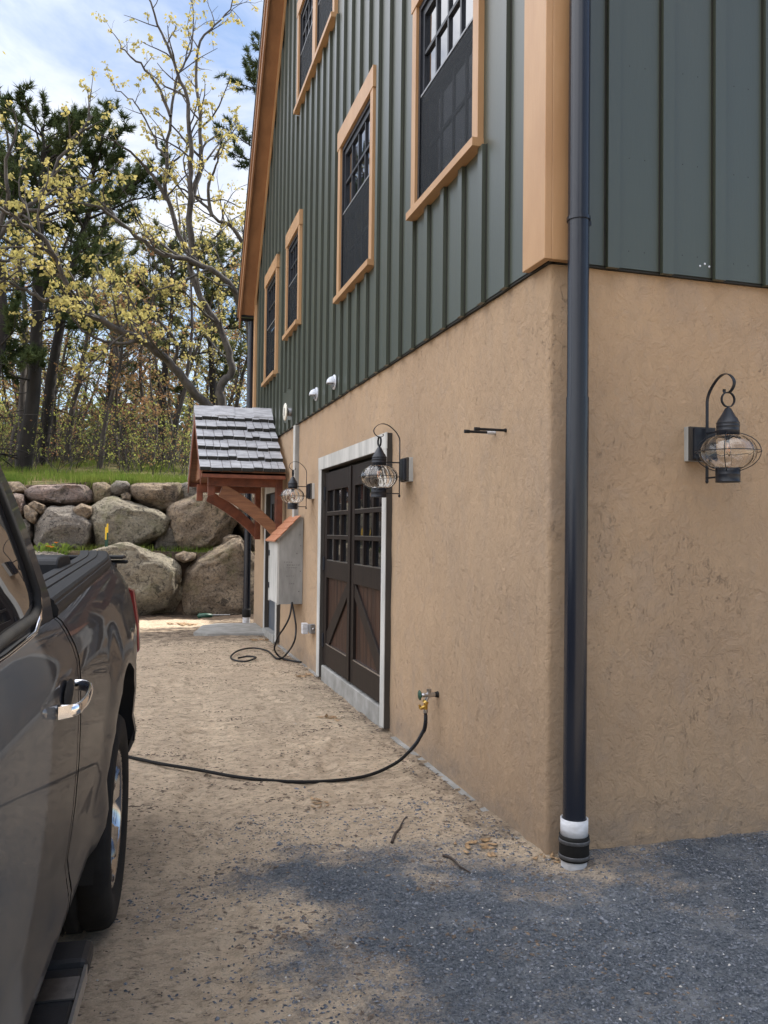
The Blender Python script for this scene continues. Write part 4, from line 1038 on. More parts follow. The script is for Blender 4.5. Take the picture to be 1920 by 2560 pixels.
def shrink(p, k):
    cs = sum(a for a, _ in p) / len(p); cz = sum(b_ for _, b_ in p) / len(p); return [(a + (cs - a) / math.hypot(cs - a, cz - b_) * k, b_ + (cz - b_) / math.hypot(cs - a, cz - b_) * k) for a, b_ in p]
for mir in (False, True):
    for pts, par in ((rear_win, near_rd), (front_win, near_fd)):
        build('window_surround', glasspoly(pts, .006, mir), 'black_plastic', par)
        build('door_glass', glasspoly(shrink(pts, .055), .011, mir), 'carglass', par)
        build('window_seal', outline(shrink(pts, .045), .013, .012, mir), 'rubber', par)
        build('window_trim', outline(pts, .008, .007, mir), 'chrome', par)
mb = MB()  # windscreen and back glass
for (za, zb) in ((1.36, 1.80),):
    pass
def ghs(z, idx):
    for a, b_ in zip(GH[:-1], GH[1:]):
        if a[0] <= z <= b_[0]:
            t_ = (z - a[0]) / (b_[0] - a[0]); return a[idx] + (b_[idx] - a[idx]) * t_
for idx, off, nm in ((1, -.012, 'windscreen'), (2, .008, 'back_glass')):
    mb = MB(); vs = []
    for i in range(9):
        z = 1.34 + .46 * i / 8; s_ = ghs(z, idx) + off; w0 = gh_w(z) - .16; w1 = -2.02 - w0
        vs += [T(s_, w0, z), T(s_, w1, z)]
    mb.add(vs, [(2 * i, 2 * i + 1, 2 * i + 3, 2 * i + 2) for i in range(8)], True); build(nm, mb, 'carglass', truck)
# bonnet and grille
mb = MB(); vs = []
for i in range(8):
    s_ = -3.2 - 1.42 * i / 7; e = max(0, (-3.75 - s_) / .9); z = 1.30 - .10 * e; w0 = -.062 - .13 * e
    for j in range(9):
        u_ = j / 8; vs.append(T(s_, w0 + (-2.02 - 2 * w0) * u_, z + .06 * math.sin(math.pi * u_)))
mb.add(vs, [(i * 9 + j, i * 9 + j + 1, (i + 1) * 9 + j + 1, (i + 1) * 9 + j) for i in range(7) for j in range(8)], True); build('bonnet', mb, 'paint', truck)
build('grille', tbox(tbox(MB(), -4.66, -4.6, -1.75, -.27, .75, 1.18), -4.72, -4.58, -1.85, -.17, .45, .72), 'chrome', truck, bevel=.02)
for w_ in (-.25, -1.77): build('headlight', tbox(MB(), -4.64, -4.50, w_ - .12, w_ + .12, .88, 1.12), 'lglass', truck, bevel=.02)
# tailgate, bumper, rail caps, lights
tg = build('tailgate', tbox(tbox(MB(), TAIL - .05, TAIL + .01, -1.86, -.155, .72, 1.375), TAIL - .05, TAIL + .01, -1.72, -.32, 1.375, 1.41), 'paint', truck, bevel=.012)
build('tailgate_cap', tbox(tbox(MB(), TAIL - .07, TAIL + .045, -1.88, -.115, 1.392, 1.41), TAIL - .02, TAIL + .045, -1.9, -.10, 1.366, 1.384), 'black_plastic', tg, bevel=.006)
build('rear_bumper', tbox(MB(), TAIL + .0, TAIL + .16, -1.94, -.08, .48, .70), 'chrome', truck, bevel=.03)
for mir in (False, True):
    f_ = (lambda w_: w_) if not mir else (lambda w_: -2.02 - w_)
    mb = MB(); vs = []; ks = 24
    cs = [(-.062, 0), (-.060, .016), (-.066, .030), (-.070, .031), (-.072, .040), (-.080, .046), (-.118, .050), (-.120, .045), (-.126, .045), (-.128, .050), (-.160, .050), (-.162, .045), (-.168, .045), (-.170, .050), (-.21, .048), (-.215, -.03)]
    for i in range(ks + 1):
        s_ = -1.18 + (TAIL - .02 + 1.18) * i / ks; z0, w0 = bedw(s_, 0)
        for (dw, dz) in cs: vs.append(T(s_, f_(w0 + .062 + dw), z0 + dz))
    c_ = len(cs); mb.add(vs, [(i * c_ + j, i * c_ + j + 1, (i + 1) * c_ + j + 1, (i + 1) * c_ + j) for i in range(ks) for j in range(c_ - 1)] + [tuple(range(c_)), tuple(range(ks * c_, ks * c_ + c_))], False)
    build('bed_rail_cap', mb, 'black_plastic', truck)
    vs = []
    for i in range(ks + 1):
        s_ = -1.18 + (TAIL - .02 + 1.18) * i / ks; z0, w0 = bedw(s_, 0); vs += [T(s_, f_(w0 - .15), z0 + .02), T(s_, f_(w0 - .15), .88)]
    build('bed_wall', MB(), 'black_plastic', truck) if False else None
    mb = MB(); mb.add(vs, [(2 * i, 2 * i + 1, 2 * i + 3, 2 * i + 2) for i in range(ks)]); build('bed_liner', mb, 'black_plastic', truck)
    mb = MB(); vs = []
    for i, (z, w_, s_) in enumerate([(1.235, -.115, TAIL + .01), (1.22, -.085, TAIL + .022), (1.05, -.060, TAIL + .028), (.91, -.052, TAIL + .024), (.895, -.06, TAIL + .01)]):
        vs += [T(s_ - .09, f_(w_ + .028), z), T(s_ + .012, f_(w_ + .024), z), T(s_ + .012, f_(w_ - .14), z), T(s_ - .09, f_(w_ - .14), z)]
    mb.add(vs, [(i * 4 + j, i * 4 + (j + 1) % 4, (i + 1) * 4 + (j + 1) % 4, (i + 1) * 4 + j) for i in range(4) for j in range(4)] + [(3, 2, 1, 0), (16, 17, 18, 19)], False); build('taillight', mb, 'red_lens', truck, bevel=.006)
    mb = MB(); tbox(mb, -2.95, -1.22, f_(.026), f_(-.20), .405, .435); rb = build('running_board', mb, 'black_plastic', truck, bevel=.01)
    build('end_cap', tbox(MB(), -1.22, -1.09, f_(.034), f_(-.20), .39, .448), 'black_plastic', rb, bevel=.018)
    build('edge_strip', tbox(tbox(MB(), -2.95, -1.225, f_(.026), f_(.034), .402, .441), -1.38, -1.28, f_(.024), f_(-.19), .436, .441), 'satin_chrome', rb)
    br = MB(); [tbox(br, s_, s_ + .05, f_(-.05), f_(-.6), .36, .40) for s_ in (-1.6, -2.7)]; build('step_bracket', br, 'black_metal', rb)
# roll of the soft bed cover behind the cab
mb = MB(); P_ = []
for k in range(24):
    a = 2 * math.pi * k / 24; ca, sa = math.cos(a), math.sin(a); P_.append((.02 + .155 * abs(ca) ** .45 * (1 if ca > 0 else -1), 1.375 + .070 * abs(sa) ** .45 * (1 if sa > 0 else -1)))
vs = [T(s_, -.235, z) for s_, z in P_] + [T(s_, -1.76, z) for s_, z in P_]
mb.add(vs, [tuple(range(24)), tuple(range(24, 48))] + [(i, (i + 1) % 24, (i + 1) % 24 + 24, i + 24) for i in range(24)], False)
rc = build('rolled_bed_cover', mb, 'black_plastic', truck, bevel=.008)
build('cover_end', MB().add([T(-1.00 + (s_ + 1.00) * .72, -.209, 1.405 + (z - 1.405) * .66) for s_, z in P_], [tuple(range(24))]) or MB(), 'black_plastic', rc) if False else None
# handles
def handle(par, s0):
    hb = MB(); pts = [T(s0 - .105, .004, 1.147), T(s0 - .10, .034, 1.148), T(s0 - .05, .046, 1.154), T(s0 + .02, .047, 1.160), T(s0 + .08, .040, 1.164), T(s0 + .105, .020, 1.166), T(s0 + .108, .002, 1.166)]
    sp = smooth(pts, 4); vs = []
    for i, p in enumerate(sp):
        d_ = (sp[min(i + 1, len(sp) - 1)] - sp[max(i - 1, 0)]).normalized(); nn = d_.cross(Vector((0, 0, 1))).normalized()
        for q in range(10):
            a = 2 * math.pi * q / 10; vs.append(p + nn * .007 * math.cos(a) + Vector((0, 0, 1)) * .014 * math.sin(a))
    hb.add(vs, [(i * 10 + j, i * 10 + (j + 1) % 10, (i + 1) * 10 + (j + 1) % 10, (i + 1) * 10 + j) for i in range(len(sp) - 1) for j in range(10)], True)
    hb.add([T(s0 - .135, .003, 1.134), T(s0 - .107, .03, 1.134), T(s0 - .107, .03, 1.162), T(s0 - .135, .003, 1.162), T(s0 - .107, .0, 1.134), T(s0 - .107, .0, 1.162)], [(0, 1, 2, 3), (1, 4, 5, 2)], False)
    build('door_handle', hb, 'chrome', par)
    cup = MB(); P_ = [T(s0 + .07 * math.cos(a), .0045, 1.165 + .034 * math.sin(a)) for a in [2 * math.pi * k / 20 for k in range(20)]]; cup.add(P_, [tuple(range(20))]); build('handle_cup', cup, 'underbody', par)
handle(near_rd, -1.42); handle(near_fd, -2.36)
# wheels
def wheel(sc_, wc, flip, label=None):
    c = T(sc_, wc, .41); tyre = MB(); Rw = .405; k = 72
    # profile (w offset from outer face inward, radius)
    pf = [(-.030, .265), (-.010, .285), (-.002, .32), (0, .35), (-.006, .380), (-.022, .397), (-.045, .405), (-.10, .408), (-.105, .398), (-.115, .398), (-.12, .409), (-.165, .409), (-.17, .398), (-.18, .398), (-.185, .408), (-.23, .405), (-.26, .39), (-.275, .35), (-.27, .28)]
    vs = []; sg = -1 if flip else 1
    for j in range(k):
        a = 2 * math.pi * j / k; blk = .004 if (j % 2) else 0
        for (dw, rr) in pf:
            r2 = rr - (blk if rr > .4 else 0) - (.007 if (rr > .39 and .02 < -dw < .11 and j % 3 == 0) else 0); vs.append(c + TN * dw * sg + TU * r2 * math.cos(a) + Vector((0, 0, r2 * math.sin(a))))
    n_ = len(pf); tyre.add(vs, [(j * n_ + i, j * n_ + i + 1, ((j + 1) % k) * n_ + i + 1, ((j + 1) % k) * n_ + i) for j in range(k) for i in range(n_ - 1)], True)
    wl = build('wheel', tyre, 'rubber', truck)
    if label: wl['label'] = label
    rim = MB(); pf2 = [(-.030, .268), (-.018, .262), (-.022, .25), (-.06, .24), (-.20, .235)]; vs = []
    for j in range(48):
        a = 2 * math.pi * j / 48
        for (dw, rr) in pf2: vs.append(c + TN * dw * sg + TU * rr * math.cos(a) + Vector((0, 0, rr * math.sin(a))))
    rim.add(vs, [(j * 5 + i, j * 5 + i + 1, ((j + 1) % 48) * 5 + i + 1, ((j + 1) % 48) * 5 + i) for j in range(48) for i in range(4)], True)
    for q in range(6):   # spokes
        a0 = 2 * math.pi * q / 6 + .3
        def pt(rr, a, dw): return c + TN * dw * sg + TU * rr * math.cos(a) + Vector((0, 0, rr * math.sin(a)))
        P_ = [(.05, -.42, -.055), (.05, .42, -.055), (.16, .20, -.035), (.245, .26, -.026), (.245, -.26, -.026), (.16, -.20, -.035)]
        vs = [pt(r_, a0 + da, dw) for r_, da, dw in P_] + [pt(r_, a0 + da, dw - .03) for r_, da, dw in P_]
        rim.add(vs, [(0, 1, 2, 5), (5, 2, 3, 4)] + [(i, (i + 1) % 6, (i + 1) % 6 + 6, i + 6) for i in range(6)], False)
    build('rim', rim, 'alloy', wl)
    hub = MB(); P_ = [(.0, -.038), (.05, -.040), (.065, -.05), (.065, -.12)]; vs = []
    for (rr, dw) in P_:
        for j in range(20):
            a = 2 * math.pi * j / 20; vs.append(c + TN * dw * sg + TU * rr * math.cos(a) + Vector((0, 0, rr * math.sin(a))))
    hub.add(vs, [(i * 20 + j, i * 20 + (j + 1) % 20, (i + 1) * 20 + (j + 1) % 20, (i + 1) * 20 + j) for i in range(3) for j in range(20)], True); build('hub_cap', hub, 'satin_chrome', wl)
    bk = MB(); vs = [c + TN * -.14 * sg + TU * .236 * math.cos(2 * math.pi * j / 24) + Vector((0, 0, .236 * math.sin(2 * math.pi * j / 24))) for j in range(24)]; bk.add(vs, [tuple(range(24))]); build('brake_plate', bk, 'underbody', wl)
for s_ in (0, -3.68):
    wheel(s_, -.002, False); wheel(s_, -2.018, True)
build('exhaust', MB().tube([T(1.0, -1.6, .42), T(1.35, -1.6, .42)], .035, 14), 'satin_chrome', truck)
mr = build('door_mirror', tbox(tbox(MB(), -3.72, -3.60, .02, .20, 1.32, 1.50), -3.68, -3.63, -.09, .02, 1.34, 1.38), 'black_plastic', truck, bevel=.02)

# ------------------------------------------------------------------ boulders of the retaining wall
def boulder(name, poly, Y, depth, mat, label, seed, facets=15):
    P = [onY(a, b_, Y) for a, b_ in poly]; P = [(p.x, p.z) for p in P]
    cx = sum(p[0] for p in P) / len(P); cz = sum(p[1] for p in P) / len(P); rr = random.Random(seed)
    def rad(a):
        dx, dz = math.cos(a), math.sin(a); best = None
        for i in range(len(P)):
            ax, az = P[i - 1][0] - cx, P[i - 1][1] - cz; bx, bz = P[i][0] - cx, P[i][1] - cz; ex, ez = bx - ax, bz - az; den = dx * ez - dz * ex
            if abs(den) < 1e-9: continue
            t_ = (ax * ez - az * ex) / den; u_ = (ax * dz - az * dx) / den
            if t_ > 0 and -.001 <= u_ <= 1.001 and (best is None or t_ > best): best = t_
        return best or .1
    tabn = 96; tab = [rad(2 * math.pi * i / tabn) for i in range(tabn)]
    tab = [(tab[i - 1] + 2 * tab[i] + tab[(i + 1) % tabn]) / 4 for i in range(tabn)]
    bm = bmesh.new(); bmesh.ops.create_icosphere(bm, subdivisions=5 if max(p[0] for p in P) - min(p[0] for p in P) > .5 else 4, radius=1)
    size = max(tab); planes = []
    for k in range(facets):
        nv = Vector((rr.uniform(-1, 1), rr.uniform(-1.2, .3), rr.uniform(-1, 1))).normalized(); planes.append((nv, rr.uniform(.66, .88)))
    for v_ in bm.verts:
        n_ = v_.co.copy()
        q = n_.copy()
        for nv, d_ in planes:
            k = q.dot(nv)
            if k > d_: q -= nv * (k - d_) * .98
        a = math.atan2(q.z, q.x) % (2 * math.pi); fi = a / (2 * math.pi) * tabn; i0 = int(fi) % tabn; fr = fi - int(fi); r_ = tab[i0] * (1 - fr) + tab[(i0 + 1) % tabn] * fr
        t_ = min(1, math.hypot(q.x, q.z)); inpl = (1 - (1 - t_) ** 2.4) ** .9 if t_ < 1 else 1
        dpt = q.y * depth
        sp3 = Vector((q.x * 2.1 + seed, q.y * 2.1, q.z * 2.1)); dn = .055 * mn.fractal(sp3, .8, 2.1, 5) + .03 * mn.noise(sp3 * 3.3)
        s_ = r_ * inpl * 1.05 * (1 + dn)
        v_.co = Vector((math.cos(a) * s_, dpt * (1 + dn * 2) - abs(dn) * size * .2, math.sin(a) * s_))
    me = bpy.data.meshes.new(name); bm.to_mesh(me); bm.free(); me.polygons.foreach_set('use_smooth', [True] * len(me.polygons)); me.materials.append(M[mat])
    o = bpy.data.objects.new(name, me); COL.objects.link(o); o.location = (cx, Y + depth * .55, cz); tag(o, label, 'boulder', 'boulders of the retaining wall'); return o
BL = [
 ([(-20, 1232), (10, 1205), (45, 1203), (63, 1220), (62, 1230), (30, 1236)], 17.0, .35, 'rock_tan', 'small rounded tan boulder at left end of the top course'),
 ([(58, 1228), (85, 1212), (208, 1211), (228, 1232), (233, 1256), (180, 1262), (115, 1258), (66, 1250)], 16.95, .5, 'rock_pink', 'long pinkish boulder in the top course below the grass'),
 ([(232, 1207), (262, 1205), (278, 1216), (277, 1244), (250, 1256), (232, 1254)], 17.0, .3, 'rock_tan', 'squarish tan boulder between the pink one and the speckled grey one'),
 ([(277, 1212), (290, 1201), (318, 1203), (327, 1218), (324, 1232), (295, 1239), (278, 1236)], 16.95, .28, 'rock_grey', 'small speckled grey boulder on the top course'),
 ([(302, 1236), (320, 1231), (328, 1238), (326, 1250), (306, 1249)], 16.8, .16, 'rock_tan', 'tiny wedge stone below the speckled grey boulder'),
 ([(327, 1215), (345, 1209), (450, 1206), (468, 1230), (460, 1262), (435, 1280), (400, 1277), (352, 1256), (329, 1241)], 16.95, .5, 'rock_tan', 'wide brown boulder in the top course with sloping right end'),
 ([(440, 1215), (470, 1205), (560, 1210), (620, 1225), (640, 1240), (600, 1262), (535, 1240), (470, 1262), (448, 1262)], 17.15, .55, 'rock_grey', 'shaded boulder at the top, partly behind the canopy gable'),
 ([(10, 1240), (34, 1233), (58, 1236), (61, 1262), (56, 1284), (30, 1290), (5, 1280)], 16.85, .3, 'rock_pink', 'pink block at the left edge beside the truck pillar'),
 ([(67, 1262), (84, 1252), (112, 1263), (114, 1280), (100, 1286), (75, 1268)], 16.7, .2, 'rock_tan', 'flat tan wedge stone under the long pink boulder'),
 ([(58, 1268), (66, 1263), (95, 1283), (90, 1308), (82, 1310), (60, 1293)], 16.65, .22, 'rock_tan', 'angular brown stone under the flat wedge'),
 ([(40, 1300), (64, 1298), (78, 1312), (80, 1345), (60, 1370), (30, 1360)], 16.7, .3, 'rock_grey', 'dark boulder half hidden by the truck pillar'),
 ([(118, 1264), (182, 1264), (205, 1283), (229, 1310), (234, 1345), (222, 1378), (150, 1388), (100, 1385), (84, 1345), (81, 1308), (100, 1285)], 16.6, .6, 'rock_grey', 'large domed grey boulder behind the orange flowers'),
 ([(181, 1272), (202, 1258), (229, 1268), (230, 1286), (214, 1304), (192, 1292)], 16.55, .25, 'rock_tan', 'kite shaped tan stone between the two large boulders'),
 ([(222, 1300), (229, 1265), (258, 1250), (283, 1240), (330, 1257), (400, 1280), (419, 1298), (410, 1335), (350, 1372), (300, 1382), (242, 1375), (232, 1345)], 16.6, .65, 'rock_pale', 'largest pale lichened boulder behind the marker stakes'),
 ([(400, 1310), (420, 1296), (440, 1320), (452, 1360), (430, 1385), (385, 1370)], 16.75, .35, 'rock_grey', 'dark recessed stone right of the largest pale boulder'),
 ([(422, 1268), (470, 1246), (535, 1222), (580, 1243), (597, 1290), (583, 1330), (562, 1364), (520, 1378), (465, 1380), (440, 1352), (425, 1312)], 16.5, .7, 'rock_tan', 'big brown boulder behind the canopy brace'),
 ([(598, 1262), (615, 1240), (670, 1230), (690, 1300), (680, 1390), (640, 1385), (618, 1350), (598, 1320)], 16.6, .6, 'rock_tan', 'tall narrow brown boulder against the far corner'),
 ([(560, 1345), (575, 1337), (600, 1340), (612, 1358), (590, 1372), (560, 1362)], 16.2, .25, 'rock_tan', 'small stone wedged above the lower right boulder'),
 ([(195, 1400), (235, 1378), (290, 1366), (325, 1362), (372, 1383), (420, 1395), (447, 1418), (451, 1490), (441, 1540), (330, 1556), (220, 1552), (175, 1480)], 15.75, .8, 'rock_pale', 'huge pale boulder on the ground behind the truck tailgate'),
 ([(440, 1388), (460, 1379), (492, 1384), (488, 1400), (460, 1408), (442, 1400)], 15.8, .3, 'rock_tan', 'small flat stone bridging the two lowest boulders'),
 ([(456, 1470), (464, 1425), (490, 1400), (522, 1385), (562, 1364), (592, 1343), (615, 1362), (650, 1400), (660, 1470), (652, 1545), (560, 1550), (462, 1545)], 15.75, .8, 'rock_tan', 'huge mossy brown boulder on the ground left of the far downspout'),
 ([(-60, 1400), (20, 1378), (120, 1385), (190, 1400), (200, 1470), (180, 1550), (60, 1560), (-60, 1550)], 15.8, .8, 'rock_grey', 'low boulder hidden behind the truck bed'),
 ([(-260, 1390), (-150, 1370), (-60, 1400), (-50, 1480), (-70, 1560), (-240, 1560)], 15.8, .8, 'rock_tan', 'ground level boulder beyond the truck cab'),
 ([(-200, 1290), (-120, 1240), (-20, 1250), (20, 1300), (10, 1370), (-180, 1380)], 16.7, .6, 'rock_tan', 'upper boulder hidden behind the truck cab'),
]
for i, (p, Y, d_, mt, lab) in enumerate(BL): boulder('boulder', p, Y, d_, mt, lab, i * 13 + 5)

# ------------------------------------------------------------------ vegetation
def blades(name, pts, hh, ww, mat, label, cat, lean=.4):
    mb = MB()
    for (x, y) in pts:
        z = H(x, y) - .01; h = hh * rnd.uniform(.45, 1.25); a = rnd.random() * 6.28; lx, ly = math.cos(a) * h * lean * rnd.random(), math.sin(a) * h * lean * rnd.random(); b_ = rnd.random() * 3.14; wx, wy = math.cos(b_) * ww, math.sin(b_) * ww
        mb.add([(x - wx, y - wy, z), (x + wx, y + wy, z), (x + lx * .4 + wx * .7, y + ly * .4 + wy * .7, z + h * .6), (x + lx * .4 - wx * .7, y + ly * .4 - wy * .7, z + h * .6), (x + lx, y + ly, z + h)], [(0, 1, 2, 3), (3, 2, 4)])
    return tag(build(name, mb, mat), label, cat, None, 'stuff')
gp = []
while len(gp) < 26000:
    x, y = rnd.uniform(-6, 3.2), 17.15 + 12 * rnd.random() ** 1.7
    if mn.noise(Vector((x * .9, y * .9, 2))) + .40 * rnd.random() > .02 + (y - 17) * .03: gp.append((x, y))
blades('grass', gp, .20, .006, 'grass', 'bright spring grass on the terrace above the boulders', 'grass')
gp = [(rnd.uniform(-6, 3.2), rnd.uniform(17.2, 30)) for _ in range(7000)]
blades('dry_grass', gp, .10, .006, 'straw', 'dry straw and dead grass mixed into the terrace turf', 'grass', .9)
gp = []
while len(gp) < 1300:
    x, y = rnd.uniform(-3.0, 1.9), rnd.uniform(16.0, 16.5)
    if mn.noise(Vector((x * 1.5, 1, 2))) + .5 * rnd.random() > .05: gp.append((x, y))
blades('ledge_grass', gp, .12, .005, 'grass', 'tufts of grass on the earth ledge between boulder courses', 'grass', .8)
fx, fy = -1.42, 16.05
fl = thing('flowering_plant', 'clump of green leaves with orange blossoms in front of the grey boulder', 'plant', (fx, fy, H(fx, fy)))
mb = MB(); mf = MB(); ms = MB()
for k in range(70):
    a = rnd.random() * 6.28; h = rnd.uniform(.12, .34); L = rnd.uniform(.08, .25); w_ = .009; z0 = H(fx, fy) - .02; bx, by = fx + rnd.uniform(-.25, .3), fy + rnd.uniform(-.08, .08)
    pts = [(bx, by, z0), (bx + math.cos(a) * L * .3, by + math.sin(a) * L * .3, z0 + h * .75), (bx + math.cos(a) * L * .7, by + math.sin(a) * L * .7, z0 + h), (bx + math.cos(a) * L, by + math.sin(a) * L, z0 + h * .8)]
    vs = []
    for i, p in enumerate(pts): ww = w_ * (1, 1, .8, .1)[i]; vs += [(p[0] - ww, p[1], p[2]), (p[0] + ww, p[1], p[2])]
    mb.add(vs, [(0, 1, 3, 2), (2, 3, 5, 4), (4, 5, 7, 6)])
build('leaves', mb, 'grass', fl)
for (a, b_) in ((121, 1366), (130, 1368), (141, 1357)):
    p = onY(a, b_, fy - .1)
    mf2 = MB()
    for k in range(12): aa = k / 12 * 6.28; mf2.add([p, p + Vector((.045 * math.cos(aa), .045 * math.sin(aa), .012)), p + Vector((.045 * math.cos(aa + .5), .045 * math.sin(aa + .5), .010))], [(0, 1, 2)])
    mf2.lathe([(.0, -.006), (.018, 0), (.0, .014)], tuple(p), 8); build('blossom', mf2, 'flare', fl); build('stem', MB().tube([(p.x, p.y, H(p.x, p.y)), tuple(p)], .004, 5), 'grass', fl)
# marker stakes
for (a, yb_, yt, lab) in ((270, 1395, 1309, 'taller green stake with yellow top behind the truck'), (266, 1395, 1318, 'shorter green stake with yellow top')):
    b0 = onY(a, yb_, 15.4); t0 = onY(a - 1, yt, 15.4); b0 = Vector((b0.x, 15.9 if a == 270 else 16.0, 1.15)); sc2 = b0.y / 15.4
    t0 = onY(a - 1, yt, b0.y); b0 = Vector((t0.x, b0.y, t0.z - .75))
    o = thing('marker_stake', lab, 'stake', b0, 'green and yellow marker stakes')
    m_ = b0.lerp(t0, .78 if a == 270 else .70); build('shaft', MB().tube([b0, m_], .013, 8), 'green_paint', o); build('painted_top', MB().tube([m_, t0], .0135, 8), 'yellow_paint', o)
o = thing('garden_tool', 'green tipped hand tool lying on dirt below the boulders', 'garden tool', onZ(510, 1537, .03))
p = onZ(492, 1540, .03); q_ = onZ(526, 1538, .03); r_ = onZ(575, 1537, .03)
build('blade', MB().lathe([(.0, 0), (.045, .03), (.05, .16), (.035, .26), (.0, .28)], (p.x, p.y, .03), 12, 'x'), 'green_paint', o); build('handle', MB().tube([q_, r_], .012, 8), 'grey_steel', o)

# twigs and leaves lying on the ground
def twig(p, q_, r_, lab, mat='twig'):
    a, b_ = onZ(*p, .01), onZ(*q_, .012); a.z = Hf(a.x, a.y) + .008; b_.z = Hf(b_.x, b_.y) + .01; pts = []
    for k in range(7):
        v_ = a.lerp(b_, k / 6); v_ += Vector((rnd.uniform(-.01, .01), rnd.uniform(-.01, .01), rnd.uniform(0, .01))) * (1 if 0 < k < 6 else 0); pts.append(v_)
    o = build('twig', MB().tube(pts, [r_ * (1.2 - .12 * i) for i in range(7)], 6), mat, loc=a); tag(o, lab, 'twig', 'fallen twigs on the sand')
twig((980, 2106), (1018, 2044), .007, 'dark crooked twig standing out on sand in front of the corner'); twig((1108, 2138), (1176, 2181), .006, 'thin dark twig on gravel left of the downspout foot')
twig((330, 2014), (380, 2014), .002, 'hair thin twig beside the truck tyre'); twig((848, 1781), (890, 1781), .003, 'straight twig near carriage door threshold')
def litter(px_, py_, n_, lab, s_=.035):
    c = onZ(px_, py_); c.z = Hf(c.x, c.y); mb = MB()
    for k in range(n_):
        x, y = c.x + rnd.gauss(0, s_ * 1.2), c.y + rnd.gauss(0, s_ * 1.2); z = Hf(x, y) + .004; a = rnd.random() * 6.28; L = s_ * rnd.uniform(.5, 1); W = L * .4; ca, sa = math.cos(a), math.sin(a); cu = rnd.uniform(.1, .5) * L
        P_ = [(-L, 0, cu), (-L * .3, W, 0), (L * .4, W * .8, .1 * L), (L, 0, cu * .8), (L * .4, -W * .8, .05 * L), (-L * .3, -W, .1 * L)]
        mb.add([(x + u_ * ca - v_ * sa, y + u_ * sa + v_ * ca, z + h_) for u_, v_, h_ in P_], [(0, 1, 2, 3), (0, 3, 4, 5)])
    o = build('dry_leaves', mb, 'dry_leaf', loc=c); tag(o, lab, 'leaves', 'dead leaves on the ground')
litter(815, 1796, 7, 'curled brown leaf scrap on the sand before the carriage doors', .05); litter(803, 2010, 9, 'small heap of brown leaves in the middle of the sand', .03)
litter(1190, 2122, 12, 'pale dry leaves along the stucco foot near the corner', .04); litter(1370, 2150, 9, 'pale dry leaves at the downspout foot', .025); litter(460, 1560, 14, 'leaf litter beside the sunny patch', .10); litter(650, 1602, 12, 'leaf litter on the slab edge', .06); litter(760, 1690, 12, 'dark leaf litter against the wall before the carriage doors', .05)

# ---- trees
def perp(d, r_):
    a = Vector((r_.uniform(-1, 1), r_.uniform(-1, 1), r_.uniform(-1, 1))); a -= d * a.dot(d)
    return a.normalized() if a.length > 1e-4 else d.orthogonal().normalized()
def limb(mb, p, d, L, r0, r1, r_, wig=.25, up=.1, n_=6, sides=5):
    pts = [p.copy()]; dd = d.copy()
    for k in range(n_):
        dd = (dd + perp(dd, r_) * wig * r_.random() + Vector((0, 0, up * .3))).normalized(); pts.append(pts[-1] + dd * L / n_)
    rs = [r0 + (r1 - r0) * i / n_ for i in range(n_ + 1)]
    mb.tube(pts, rs, sides, False); return pts
def sprout(mb, pts, r0, r1, level, r_, tips, dens=1, ang=(30, 65), lenk=.45, up=.25, wig=.35, minlen=.25, start=.15, total=None):
    tl = sum((pts[i + 1] - pts[i]).length for i in range(len(pts) - 1)) if total is None else total
    n_ = max(2, int(tl * dens)); segs = len(pts) - 1
    for k in range(n_):
        t_ = start + (1 - start) * (k + r_.random()) / n_; f_ = min(t_ * segs, segs - .001); i = int(f_); p = pts[i].lerp(pts[i + 1], f_ - i); d = (pts[i + 1] - pts[i]).normalized(); rr = r0 + (r1 - r0) * t_
        a = R(r_.uniform(*ang)); nd = (d * math.cos(a) + perp(d, r_) * math.sin(a) + Vector((0, 0, up * r_.random()))).normalized()
        L = max(minlen, tl * lenk * (1 - .55 * t_) * r_.uniform(.6, 1.15)); cr0 = min(rr * .6, .012 + L * .014)
        q_ = limb(mb, p, nd, L, cr0, max(.003, cr0 * .35), r_, wig, up, 4 if level > 1 else 3, 4 if level > 1 else 3)
        if level > 1: sprout(mb, q_, cr0, cr0 * .35, level - 1, r_, tips, dens * 1.7, ang, lenk * .95, up, wig, minlen, .2)
        else: tips.append((q_[-1], (q_[-1] - q_[-2]).normalized())); tips.append((q_[-2], (q_[-1] - q_[-2]).normalized()))
    tips.append((pts[-1], (pts[-1] - pts[-2]).normalized()))
def leaves(tips, r_, size=.06, n_=7, spread=.08, keep=1.0, droop=.5):
    mb = MB()
    for p, d in tips:
        if r_.random() > keep: continue
        if r_.random() < .35: p = p + d * .06
        for k in range(n_ + r_.randint(0, 4)):
            c = p + Vector((r_.gauss(0, spread), r_.gauss(0, spread), r_.gauss(0, spread) * .8)); a = Vector((r_.uniform(-1, 1), r_.uniform(-1, 1), -droop + r_.uniform(-.5, .5))).normalized(); b_ = perp(a, r_); s_ = size * r_.uniform(.45, 1.5)
            mb.add([c, c + a * s_ * .5 + b_ * s_ * .34, c + a * s_, c + a * s_ * .5 - b_ * s_ * .34], [(0, 1, 2, 3)])
    return mb
def needles(tips, r_, L=.15, n_=10, width=.010, keep=1.0):
    mb = MB()
    for p, d in tips:
        if r_.random() > keep: continue
        for k in range(n_):
            a = (d * .7 + Vector((r_.uniform(-1, 1), r_.uniform(-1, 1), r_.uniform(-.7, 1)))).normalized(); b_ = perp(a, r_) * width; l_ = L * r_.uniform(.6, 1.2); c = p - d * r_.uniform(0, L)
            mb.add([c - b_, c + b_, c + a * l_], [(0, 1, 2)])
    return mb
